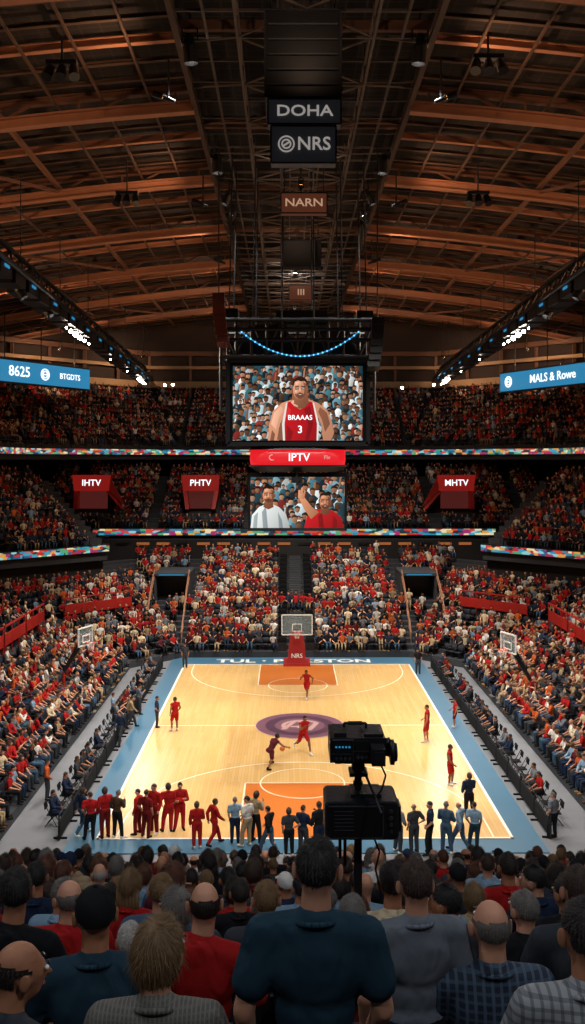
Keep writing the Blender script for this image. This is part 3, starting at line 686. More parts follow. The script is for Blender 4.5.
# ---------------------------------------------------------------- near stand people
fixed=[
 (315,3.4,'stand',0,('short','black'),'teal',840,'largest person at bottom centre, standing, short black hair, dark teal polo, seen from behind',1.04,0),
 (95,3.95,'sit',1,('cap','black'),'teal',888,'broad person in a black cap and dark teal shirt at the lower left',1.12,.15),
 (155,3.4,'sitturn',0,('bob','blonde'),'grey knit',925,'person with blonde bobbed hair and patterned grey knit top at the bottom left',1.02,0),
 (203,5.1,'sitlong',0,('fringe','dark brown'),'red',882,'close-cropped person in a bright red hooded top left of centre',1.12,-.3),
 (415,4.25,'stand',0,('short','brown'),'grey',866,'standing person with brown hair in a grey T-shirt right of centre',1.06,.2),
 (491,4.6,'sit',0,('fringe','grey'),'navy plaid',900,'grey-haired balding person in a navy plaid shirt at the lower right',1.08,0),
 (524,5.6,'sitlong',0,('short','grey'),'black',892,'grey-haired person in a black jacket behind the navy plaid shirt',1.08,0),
 (586,3.5,'sit',1,('short','dark brown'),'white plaid',900,'person in a white plaid shirt cut off by the right edge',1.08,0),
 (14,5.0,'sitlong',1,('short','black'),'black',865,'person with black hair and black jacket at the left edge',1.08,-.2),
 (68,5.95,'sitlong',0,('fringe','grey'),'red',880,'balding grey person in a red hooded top behind the black cap',1.08,0),
 (392,6.2,'sit',1,('short','dark brown'),'cream',855,'dark-haired person in a pale cream shirt beside the television camera',1.05,0),
 (129,4.7,'sit',0,('short','white'),'orange',923,'white-haired person in an orange top between the black cap and blonde bob',.9,0),
 (3,3.45,'sitturn',1,('fringe','dark brown'),'charcoal',945,'bald person cut off by the left edge, turned right',1.05,-.5),
 (161,6.8,'sit',0,('short','blonde'),'denim blue',875,'blonde short-haired person in a denim blue shirt',1.1,0),
 (262,6.8,'sit',0,('fringe','grey'),'red',892,'balding grey person in a red shirt left of the tallest person',1.0,0),
 (352,5.1,'sit',0,('short','grey'),'dark red',896,'small grey-haired person half hidden by the tallest person',.95,0),
 (452,5.95,'sitside',1,('short','black'),'charcoal',884,'black-haired person in charcoal between grey T-shirt and navy plaid',1.05,0),
 (566,6.8,'sitlong',1,('short','black'),'black',878,'person with dark hair and black coat near the right edge',1.05,0),
 (240,7.6,'sit',1,('short','dark brown'),'black',880,'dark-haired person in black left of the balding red shirt',1.0,0),
 (36,7.6,'sit',1,('short','black'),'navy',862,'dark-haired person in navy in the left part of the near stand',1.05,0),
 (508,8.5,'sit',1,('short','dark brown'),'red',852,'dark-haired person in a red top right of the television camera',1.05,0),
 (578,5.1,'sit',0,('short','brown'),'charcoal',866,'brown-haired person in charcoal at the right edge',1.05,0),
]
occp=[]
def rowidx(y): return round((y-3.4)/.85)
for px,Y,pose,sk,h,tp,py,lab,wd,rz in fixed:
    Yr=3.4+.85*rowidx(Y); z=NZ(Yr); tall=1.775 if pose.startswith('stand') else 1.38
    p2=at(px,py,Yr); sc=(p2.z-z)/tall; sc=max(.9,min(1.12,sc))
    person(pose,(p2.x,Yr,z),rz,sc,sk,h,tp,'black','black',lab,None,wd/sc*1.0 if sc>1.05 else wd); occp.append((p2.x,Yr)); addseat(p2.x,Yr if not pose.startswith('stand') else Yr-.12,z,0,'dark plastic seat occupied in the near stand','seats in the near stand')
occp+=[(-.2,5.95),(-.2,5.1)]
ntop=['black','navy','charcoal','teal','black','red','dark red','red','denim blue','grey','maroon','brown','white','charcoal','navy','beige','light blue']
for k in range(NR):
    Y=3.4+.85*k; z=NZ(Y); hw=.318*Y+.25; n=0; x=-.66-hw+R.uniform(0,.4)
    if k<2: continue
    while x<-.66+hw:
        free=all(not(abs(x-a)<.52 and abs(Y-b)<.3) for a,b in occp)
        if free and R.random()<.94:
            tp=R.choice(ntop);h=rhair()
            lab='%s person in %s top, %s from the left in near-stand row %s'%(hdesc(h),tp,WORD[n],WORD[k])
            person(R.choice(['sit','sit','sitlong','sitturn','sitside','clap']),(x,Y,z),R.uniform(-.3,.3),R.uniform(.92,1.1),R.choice([0,0,1,1,2]),h,tp,'black','black',lab,None,R.uniform(.98,1.06))
            addseat(x,Y,z,0,'dark plastic seat occupied in the near stand','seats in the near stand')
            n+=1
        x+=R.uniform(.53,.62)
# ---------------------------------------------------------------- people on the floor
def gp(px,py,z=.06):
    a=at(px,py,10); v=a-CAMP; t=(z-CAMP.z)/v.z; return CAMP+v*t
players=[(175,731,'playerstand',.6,'red','red','player in red standing near the left sideline',1.0),
 (307,698,'run',PI*.9,'red','red','player in red running under the far basket',1.0),
 (303,753,'run',PI+.5,'red','red','player in red running over the centre circle',1.08),
 (271,767,'drive',-.9,'maroon','maroon','player in maroon crouching with legs apart left of the centre circle',1.05),
 (427,742,'playerstand',1.3,'red','red','player in red near the right sideline at mid court',1.05),
 (450,785,'playerstand',-1.9,'red','red','player in red on the right side nearest the benches',1.0),
 (455,727,'playerstand',1.6,'red','dark red','player in red waiting outside the right sideline',.85)]
for px,py,po,rz,t,b,l,sc in players:
    p=gp(px,py); person(po,p,rz,sc*.98,R.choice([1,2,2]),('short','black'),t,b,'white' if t=='red' else 'black',l,None,1.08)
g=MB(); p=gp(278,757); g.ell((p.x+.2,p.y,.45),.12,nu=20,nv=14); tag(g.build('basketball',M['ball'],smooth=True),'orange basketball beside the crouching maroon player','ball')
line=[(82,835,'walk','navy','denim blue',-.8),(90,840,'relax','red','black',.3),(105,838,'longcoat','red','dark red',.6),(117,838,'phone','brown','black',-.5),(138,834,'standlong','red','dark red',1.2),(146,838,'relax','dark red','dark red',-.4),(154,834,'longcoat','red','dark red',2.6),(168,832,'relax','red','red',.3),(180,830,'crossed','red','red',3.4),(197,848,'longcoat','red','red',.2),(214,845,'walk','red','red',-1.0),(235,843,'hips','light blue','navy',.1),(247,846,'relax','white','beige',.8),(255,842,'phone','beige','black',-.7),(269,855,'walk','black','denim blue',1.0),(289,856,'hips','charcoal','black',.2),(303,855,'crossed','navy','charcoal',-.6),(319,855,'phone','black','navy',.5),(398,853,'standlong','grey','charcoal',-.9),(414,853,'hips','charcoal','charcoal',.4),(430,854,'relax','navy','black',1.4),(446,853,'crossed','denim blue','denim blue',-.5),(460,851,'walk','light blue','denim blue',.9),(474,850,'relax','light blue','teal',-.3),(469,818,'phone','navy','black',.2),(553,838,'relax','grey','black',.6)]
for i,(px,py,po,t,b,rz) in enumerate(line):
    p=gp(px,py,0.04 if 80<px<530 else 0)
    person(po,p,rz,R.uniform(.93,1.06),R.choice([0,0,1,2]),R.choice([('short','black'),('short','dark brown'),('short','brown'),('short','grey'),('fringe','grey'),('bob','brown')]),t,b,'black' if i%3 else 'white',
     'person in %s top, %s trousers, %s from left along the near baseline'%(t,b,WORD[i]),None,1.07)
for i,(px,py,po,t,rz) in enumerate([(418,674,'stand','black',PI),(157,728,'hips','navy',-1.4),(131,728,'walk','beige',-1.2),(113,724,'relax','light blue',-1.3),(185,668,'stand','charcoal',PI),(47,800,'standlong','orange',-1.4),(139,714,'phone','grey',-1.2),(120,745,'walk','navy',2.9)]):
    p=gp(px,py,0.02); person(po,p,rz,.93,1,('short','dark brown'),t,'charcoal','black','person in %s top standing outside the %s, %s of the courtside helpers'%(t,'right sideline' if px>300 else 'left sideline',WORD[i]))
# ---------------------------------------------------------------- courtside barriers and chairs
b0=thing('courtside_barrier','black barrier panel beside the left sideline','barrier',(-8.95,34.5,0),'barriers by the left sideline')
g=MB(); g.box((-8.95,34.5,.42),(.08,2.0,.6)); g.build('panel',M['matblack'],b0)
g=MB(); g.path([(-8.95,33.5,.05),(-8.95,33.5,.95),(-8.95,35.5,.95),(-8.95,35.5,.05)],.025); g.build('rail',M['dark'],b0)
for dy in(-.8,.8):
    g=MB(); g.bar((-9.2,34.5+dy,.04),(-8.7,34.5+dy,.04),.06,.06); g.build('foot',M['matblack'],b0)
for sx in(-1,1):
    for k in range(13):
        if sx==-1 and k==0: continue
        nm='left' if sx<0 else 'right'
        dup(b0,(sx*8.95,34.5+k*2.15,0),0,'black barrier panel beside the %s sideline'%nm,'barriers by the %s sideline'%nm)
c0=thing('folding_chair','black folding chair behind the left courtside barrier','chair',(-9.55,35,0),'folding chairs by the left sideline')
def chp(c):
    x,y=c.location.x,c.location.y
    g=MB(); g.loft([[(x-.2,y-.2,.45),(x+.2,y-.2,.45),(x+.2,y-.2,.42),(x-.2,y-.2,.42)],[(x-.21,y+.2,.46),(x+.21,y+.2,.46),(x+.21,y+.2,.42),(x-.21,y+.2,.42)]]); g.build('seat',M['matblack'],c)
    g=MB(); g.loft([[(x-.2,y-.24,.65),(x+.2,y-.24,.65),(x+.2,y-.27,.65),(x-.2,y-.27,.65)],[(x-.19,y-.28,.88),(x+.19,y-.28,.88),(x+.19,y-.31,.88),(x-.19,y-.31,.88)]]); g.build('backrest',M['matblack'],c)
    for s in(-1,1):
        g=MB(); g.tube((x+s*.2,y-.28,.88),(x+s*.2,y+.2,0),.014); g.build('leg',M['matblack'],c)
        g=MB(); g.tube((x+s*.2,y+.12,.44),(x+s*.2,y-.26,0),.014); g.build('leg',M['matblack'],c)
chp(c0)
c0.rotation_euler=(0,0,-PI/2)
for sx in(-1,1):
    nm='left' if sx<0 else 'right'
    for k in range(26):
        y=35+k*1.0
        if not(sx==-1 and k==0): dup(c0,(sx*9.55,y,0),-PI/2 if sx<0 else PI/2,'black folding chair behind the %s courtside barrier'%nm,'folding chairs by the %s sideline'%nm)
        if R.random()<.5:
            t=R.choice(['navy','charcoal','grey','red','black','black','navy','dark red'])
            person(R.choice(['sit','sitlong','sitturn','sitside']),(sx*9.55,y,0),(-PI/2 if sx<0 else PI/2)+R.uniform(-.2,.2),.97,R.choice([0,1,2]),('short',R.choice(['dark brown','black','brown'])),t,R.choice(['black','charcoal','navy']),'black','person in %s top on the %s folding chair by the %s sideline'%(t,WORD[k],nm))
# ---------------------------------------------------------------- baskets
M['boardglass']=mat('clear_board','#8fa6b0',.1,0,0); M['boardglass'].node_tree.nodes['Principled BSDF'].inputs['Alpha'].default_value=.35
def basket(name,label,bx,by,bz,w,h,face,big=True):
    fx,fy=face; root=thing(name,label,'basketball hoop',(bx-fx*1.3,by-fy*1.3,0)); side=V3((-fy,fx,0)); f=V3((fx,fy,0)); c=V3((bx,by,bz))
    g=MB(); 
    for s in(-1,1): g.bar(c+side*s*w/2-V3((0,0,h/2)),c+side*s*w/2+V3((0,0,h/2)),.07,.07)
    for s in(-1,1): g.bar(c-side*w/2+V3((0,0,s*h/2)),c+side*w/2+V3((0,0,s*h/2)),.07,.07)
    q=.3; A=[c+f*.04+V3((0,0,z))+side*s for s,z in((-q,-h*.32),(q,-h*.32),(q,.05),(-q,.05))]
    for i in range(4): g.bar(A[i],A[(i+1)%4],.05,.05)
    g.build('backboard_frame',M['white'],root)
    g=MB(); g.bar(c-side*w/2,c+side*w/2,.03,h); g.build('backboard',M['boardglass'],root)
    rc=c+f*.32-V3((0,0,h*.34)); g=MB(); pts=[rc+side*.23*math.cos(2*PI*i/20)+f*.23*math.sin(2*PI*i/20) for i in range(21)]; g.path(pts,.018); g.bar(rc-f*.23,c-V3((0,0,h*.34)),.12,.04); g.build('rim',M['rim'],root)
    g=MB()
    for i in range(12):
        a=2*PI*i/12;b=2*PI*(i+1)/12;a2=2*PI*(i+.5)/12
        P0=rc+side*.22*math.cos(a)+f*.22*math.sin(a);P1=rc+side*.16*math.cos(a2)+f*.16*math.sin(a2)-V3((0,0,.2));P2=rc+side*.12*math.cos(b)+f*.12*math.sin(b)-V3((0,0,.4));P3=rc+side*.22*math.cos(b)+f*.22*math.sin(b)
        g.tube(P0,P1,.008,.008,4);g.tube(P3,P1,.008,.008,4);g.tube(P1,P2,.008,.008,4)
    g.build('net',M['net'],root)
    base=V3((bx-fx*1.3,by-fy*1.3,0))
    g=MB(); g.bar(c-f*.05-V3((0,0,h*.2)),base+V3((0,0,2.0 if big else 2.2)),.22 if big else .12,.28 if big else .12); g.bar(c-f*.05+V3((0,0,h*.2)),base+V3((0,0,2.3)),.1,.1); g.build('arm',M['dark'],root)
    if big:
        g=MB(); sq_=((-1,-1),(1,-1),(1,1),(-1,1)); g.loft([[base+V3((x*.6,y*.6,0)) for x,y in sq_],[base+V3((x*.55,y*.5,1.2)) for x,y in sq_],[base+V3((x*.4,y*.3,2.3)) for x,y in sq_]]); g.build('padded_base',M['redpad'],root)
        g=MB(); g.box(base+V3((0,.2,.12)),(1.8,1.8,.24)); g.build('base_plate',M['redpad'],root)
        text('base_lettering','NRS',.42,base+V3((0,-.66,.75)),(PI/2-.05,0,0),M['white'],root)
    else:
        g=MB(); g.tube(base,base+V3((0,0,2.3)),.09,.07,10); g.box(base+V3((0,0,.1)),(.8,.8,.2)); g.build('pole',M['redpaint'],root)
    return root
basket('basketball_hoop','far basketball hoop with white-framed board on a red padded base',0,60.9,2.95,2.0,1.3,(0,-1))
basket('basketball_hoop','practice hoop standing at the front of the left stand',-11.6,50,4.3,1.2,.95,(1,-.4),False)
basket('basketball_hoop','practice hoop standing at the front of the right stand',10.9,48,4.3,1.2,.95,(-1,-.4),False)
# ---------------------------------------------------------------- stand furniture
for i,(tx,ty) in enumerate(TUN):
    sd='left' if tx<0 else 'right'; z=.45+.3375*(ty-64.5)-.5
    t=thing('stand_entrance','dark tunnel entrance in the far lower stand, %s of the central stairs'%sd,'entrance',(tx,ty,z))
    for s in(-1,1): g=MB(); g.box((tx+s*1.3,ty+2,z+1.3),(.18,4.2,2.6)); g.build('side_wall',M['concrete'],t)
    g=MB(); g.box((tx,ty+2,z+2.65),(2.8,4.4,.2)); g.build('roof_slab',M['concrete'],t)
    g=MB(); g.box((tx,ty+1.6,z+1.2),(2.4,.1,2.5)); g.build('painted_opening',M['plastic'],t)  # black panel stands in for the shade inside the tunnel
    g=MB(); g.box((tx,ty-.2,z+2.65),(2.0,.06,.08)); g.build('light_strip',M['ledpanel'],t)
    for s in(-1,1):
        r=MB(); x=tx+s*1.35; pts=[(x,ty,z+3.0),(x,ty-2,z+1.9),(x*1.0,ty-5.5,1.5)]; r.path(pts,.05); r.path([(a,b,c-.45) for a,b,c in pts],.04)
        for q in(.0,.33,.66,1.0):
            a=lerp(V3(pts[1]),V3(pts[2]),q); r.tube(a,a-V3((0,0,.9)),.035)
        r.build('handrail',M['beam'],t)
t=thing('central_staircase','wide dark staircase behind the far hoop','stairs',(0,64.5,0))
g=MB()
for r in range(38): g.box((0,64.5+r*.4+.2,.45+r*.135-.02+.07),(1.0,.4,.14))
g.build('treads',M['concrete'],t)
for s in(-1,1):
    for x in(.62*s,1.35*s):
        r=MB(); r.bar((x,64.5,1.3),(x,79.5,6.4),.05,.06)
        for k in range(9): y=64.6+k*1.85; r.bar((x,y,.4+(y-64.5)*.3375),(x,y,1.3+(y-64.5)*.34),.04,.04)
        r.build('handrail',M['dark'],t)
    for r in range(19): g=MB(); g.box((s*.98,64.85+r*.8,.45+r*.27+.25),(.6,.45,.5)); g.build('equipment_box',M['plastic'],t)
def redrail(p,q,label):
    o=thing('red_railing',label,'railing',(p.x,p.y,p.z),'red railings of the lower stand')
    g=MB(); g.bar(p+V3((0,0,.95)),q+V3((0,0,.95)),.06,.7); g.build('panel',M['redpaint'],o)
    g=MB(); g.bar(p+V3((0,0,1.75)),q+V3((0,0,1.75)),.09,.09); n=max(2,int((q-p).length/1.2))
    for k in range(n+1): c=lerp(p,q,k/n); g.bar(c,c+V3((0,0,1.75)),.06,.06)
    g.build('rail',M['redpaint'],o)
zr=.45+7*.27
for sx in(-1,1):
    nm='left' if sx<0 else 'right'
    for k in range(6):
        y=36+k*4.5; redrail(V3((sx*17.2,y,zr)),V3((sx*17.2,y+4.2,zr)),'%s red railing from the near end along the %s lower cross aisle'%(WORD[k],nm))
    redrail(V3((sx*16.3,64.9,zr)),V3((sx*12.3,68.9,zr)),'red railing across the corner of the %s lower stand'%nm)
for x,y,tx,sd,fl in SG:
    zt=at(0,475,y).z; zm=at(0,491,y).z; zb=at(0,509,y).z
    t=thing('tunnel_sign','%s red-lit flared entrance sign reading %s on the far middle tier'%(sd,tx),'sign',(x,y,zb))
    g=MB(); w=1.62
    g.loft([[(x-w,y,zm),(x+w,y,zm),(x+w,y+.25,zm),(x-w,y+.25,zm)],[(x-w*1.08,y-.25,zt),(x+w*1.08,y-.25,zt),(x+w*1.08,y+.1,zt),(x-w*1.08,y+.1,zt)]]); g.build('sign_box',M['signred'],t)
    text('sign_lettering',tx,.8,(x,y-.2,(zt+zm)/2),(PI/2-.1,0,0),M['ledwhite'],t,.01)
    for s in(-1,1):
        g=MB(); e=x+s*w; k2=(1.5 if fl==s else (0 if fl else -.25)); xb=e+s*k2
        g.add([(e-s*.35,y,zm),(e,y,zm),(xb,y-.4,zb),(xb-s*.35,y-.4,zb),(e-s*.35,y+3,zm),(e,y+3,zm),(xb,y+3,zb),(xb-s*.35,y+3,zb)],[(0,1,2,3),(1,5,6,2),(4,0,3,7),(0,4,5,1)]); g.build('side_wall',M['redpaint'],t)
        if fl==s:
            g=MB(); g.add([(e,y-.1,zt-.1),(e,y+.2,zt-.1),(xb,y+.2,zb+.2),(xb,y-.1,zb+.2),(e,y-.1,zm),(e,y+.2,zm)],[(0,3,4),(0,1,2,3),(1,5,2)]); g.build('flared_wing',M['redpaint'],t)
    g=MB(); g.box((x,y+.8,(zm+zb)/2),(2.6,.1,zm-zb)); g.build('painted_opening',M['redglow'],t)  # panel glows dark red in place of light inside the entrance
# ---------------------------------------------------------------- blue corner boards
def cboard(A,B,h,txts,label):
    A=V3(A);B=V3(B); c=(A+B)/2; t=thing('led_board',label,'led board',(c.x,c.y,c.z)); d=(B-A); rz=math.atan2(d.y,d.x); n=V3((d.y,-d.x,0)).normalized()
    g=MB(); g.bar(A,B,.35,h+.3); g.build('housing',M['black'],t)
    g=MB(); g.bar(A+n*.2,B+n*.2,.04,h); g.build('led_face',M['ledpanel'],t)
    for q in(.15,.5,.85):
        g=MB(); p=lerp(A,B,q); g.tube(p+V3((0,0,h/2)),p+V3((0,0,5)),.05); g.build('hanger',M['dark'],t)
    for s,q,sz in txts:
        if s=='O':
            e=lerp(A,B,q)+n*.26; g=MB(); dd=d.normalized()
            for rr in(.5,.3): g.path([e+dd*rr*math.cos(2*PI*i/18)+V3((0,0,rr*math.sin(2*PI*i/18))) for i in range(19)],.06)
            g.bar(e-dd*.22,e+dd*.22,.05,.1); g.build('emblem',M['ledwhite'],t)
        else: text('lettering',s,sz,lerp(A,B,q)+n*.26,(PI/2,0,rz),M['ledwhite'],t,.01)
    return t
pA=at(-12,370,80);pB=at(88,380.5,91); pA.z=pB.z=(pA.z+pB.z)/2+.1
cboard(pA,pB,1.9,[('8625',.27,1.3),('O',.52,1),('BTGDTS',.78,.75)],'blue LED board with white lettering hanging at the left corner')
A=at(502,383,91);B=at(600,371,78)
cboard(A,B,1.75,[('O',.1,1),('MALS & Rowe',.57,1.1)],'blue LED board with white lettering hanging at the right corner')
# ---------------------------------------------------------------- roof
def RZ(x):
    t=max(0,abs(x)-4.7); return 30.2-.075*t-.0026*t*t
XS=[4.7+(34.3-4.7)*i/10 for i in range(11)]
for sx,nm in((-1,'ceiling_left'),(1,'ceiling_right')):
    g=MB()
    X2=XS+[36]
    for xa,xb in zip(X2[:-1],X2[1:]): g.add([(sx*xa,-8,RZ(xa)),(sx*xb,-8,RZ(xb)),(sx*xb,108,RZ(xb)),(sx*xa,108,RZ(xa))],[(0,1,2,3)])
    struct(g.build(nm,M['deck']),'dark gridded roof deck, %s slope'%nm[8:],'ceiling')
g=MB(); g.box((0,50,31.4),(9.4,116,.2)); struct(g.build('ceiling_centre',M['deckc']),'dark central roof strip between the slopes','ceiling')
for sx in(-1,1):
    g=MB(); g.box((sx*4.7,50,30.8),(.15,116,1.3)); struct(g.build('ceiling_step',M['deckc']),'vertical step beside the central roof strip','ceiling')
mains=[19,29.5,40,50.5,61,71.5,82,92.5]
NTH=['nearest','second','third','fourth','fifth','sixth','seventh','farthest']
for k,y in enumerate(mains):
    for sx in(-1,1):
        nm='left' if sx<0 else 'right'
        t=thing('roof_truss','%s brown steel truss crossing the %s roof slope'%(NTH[k],nm),'roof truss',(sx*20,y,25))
        g=MB(); g.ipath([(sx*x,y,RZ(x)-1.0) for x in XS],.45,.5,.08); g.build('bottom_chord',M['beam'],t)
        g=MB(); g.ipath([(sx*x,y,RZ(x)-.18) for x in XS],.34,.3,.05); g.build('top_chord',M['beam2'],t)
        for q in range(14):
            x=5.5+q*2.1; g=MB(); g.bar((sx*x,y,RZ(x)-.3),(sx*(x+(.9 if q%2 else -.0)),y,RZ(x)-.8),.1,.1); g.build('web_post',M['beam2'],t)
    for sx in(-1,1):
        nm='left' if sx<0 else 'right'
        for j,f in enumerate((.17,.33,.5,.67,.83)):
            g=MB(); yy=y+10.5*f; h=.32 if j==2 else .16; g.ipath([(sx*x,yy,RZ(x)-.35) for x in XS],.26 if j==2 else .18,h,.04)
            tag(g.build('roof_rafter',M['beam'] if j==2 else M['ridge']),'%s slim rafter on the %s roof slope beyond the %s truss'%(['nearest','second','middle','fourth','farthest'][j],nm,NTH[k]),'roof beam')
        if k<7 and k%2==0:
            g=MB(); g.bar((sx*19.5,y+.2,RZ(19.5)-.85),(sx*13.2,y+10.3,RZ(13.2)-.85),.14,.16)
            tag(g.build('roof_brace',M['beam2']),'diagonal brace on the %s roof slope beyond the %s truss'%(nm,NTH[k]),'roof beam')
for sx in(-1,1):
    nm='left' if sx<0 else 'right'
    for j,x in enumerate((6.6,8.6,10.6,13.2,16.4,19.5,22.8,26,30)):
        g=MB(); w=.18 if x in(13.2,22.8) else .09; g.bar((sx*x,0,RZ(x)-.55),(sx*x,103,RZ(x)-.55),w,w*1.3)
        tag(g.build('roof_purlin',M['beam2'] if w>.15 else M['ridge']),'long purlin running the length of the %s roof slope, %s from the ridge'%(nm,WORD[j]),'roof beam')
    g=MB(); g.ibeam((sx*4.65,0,29.3),(sx*4.65,102,29.3),.22,.35,.06); tag(g.build('ridge_girder',M['ridge']),'long girder along the %s edge of the central roof strip'%nm,'roof beam')
t=thing('catwalk','dark steel catwalk grid hanging under the central roof strip','catwalk',(0,55,29))
g=MB()
for x in(-3.6,-2.4,-1.0,1.0,2.4,3.6): g.bar((x,5,29.5),(x,102,29.5),.09,.12)
for x in(-2.4,2.4): g.bar((x,5,28.7),(x,102,28.7),.09,.12)
for x in(-.5,.5): g.bar((x,5,28.9),(x,102,28.9),.06,.08)
g.build('long_rails',M['grid'],t)
g=MB()
for k in range(41): y=20+k*2.0; g.bar((-4.6,y,29.5),(4.6,y,29.5),.08,.1); g.bar((-.5,y+1,28.9),(.5,y+1,28.9),.05,.05)
for k in range(20):
    y=20+k*4.1
    for x in(-2.4,2.4): g.bar((x,y,28.7),(x,y,30.6),.07,.07)
    g.bar((-2.4,y,28.7),(2.4,y,28.7),.08,.08); g.bar((-2.4,y,28.7),(2.4,y+4.1,28.7),.06,.06); g.bar((2.4,y,28.7),(-2.4,y+4.1,28.7),.06,.06)
    for s in(-1,1): g.bar((s*2.4,y,28.7),(s*4.6,y+2,29.4),.06,.06)
g.build('cross_bars',M['grid'],t)
for k in range(8):
    y=24+k*10.0; g=MB(); g.bar((-4.6,y,29.9),(4.6,y,29.9),.25,.35); g.build('cross_girder',M['beam2'],t)
def hang(name,label,px0,py0,px1,py1,Y,m,txt,tm,sz,icon=False,top=None,dp=.5):
    a=at(px0,py1,Y);b=at(px1,py0,Y); cx=(a.x+b.x)/2; t=thing(name,label,'sign' if txt else 'equipment box',(cx,Y,a.z))
    g=MB(); g.box((cx,Y+dp/2,(a.z+b.z)/2),(b.x-a.x,dp,b.z-a.z)); g.build('panel',m,t)
    zt=top or 29.3
    for x in(a.x+.15,b.x-.15): g=MB(); g.tube((x,Y+dp/2,b.z),(x,Y+dp/2,max(zt,b.z+.3)),.03); g.build('hanger',M['dark'],t)
    g=MB()
    for z in(a.z,b.z): g.bar((a.x,Y-.02,z),(b.x,Y-.02,z),.05,.05)
    for x in(a.x,b.x): g.bar((x,Y-.02,a.z),(x,Y-.02,b.z),.05,.05)
    g.build('frame',M['dark'],t)
    if txt: text('lettering',txt,sz,(cx+(.34 if icon else 0),Y-.05,(a.z+b.z)/2),(PI/2,0,0),tm,t,.01,1.25 if not icon else 1)
    if icon:
        e=V3((a.x+.5,Y-.06,(a.z+b.z)/2)); g=MB()
        for rr in(.25,.14): g.path([e+V3((rr*math.cos(2*PI*i/18),0,rr*math.sin(2*PI*i/18))) for i in range(19)],.026)
        g.bar(e-V3((.12,0,.08)),e+V3((.12,0,.08)),.04,.05); g.build('emblem',tm,t)
    return t
bxx=hang('equipment_box','large black box hanging from the roof above the lettered boards',265,10,341,97,30,M['plastic'],None,None,0,dp=2.2)
for q in range(5):
    g=MB(); a=at(268,24+q*15,29.95); b=at(338,24+q*15,29.95); g.bar(a,b,.05,.05); g.build('panel_rib',M['camgrey'],bxx)
hang('hanging_sign','dark hanging board reading DOHA under the roof',268,99,341,124,30,M['signgrey'],'DOHA',M['lettergrey'],.5)
hang('hanging_sign','dark hanging board with round emblem and NRS',271,126,336,163,30,M['signgrey'],'NRS',M['lettergrey'],.6,True)
hang('hanging_sign','small warm-lit hanging sign under the catwalk',281,193,327,213,42,M['signbrown'],'NARN',M['signwarm'],.5)
hang('equipment_box','small dark box hanging under the middle of the catwalk',281,240,321,266,52,M['plastic'],None,None,0,dp=1)
hang('hanging_sign','tiny sign hanging farthest along the catwalk',289,285,313,300,66,M['signbrown'],'III',M['signwarm'],.6)
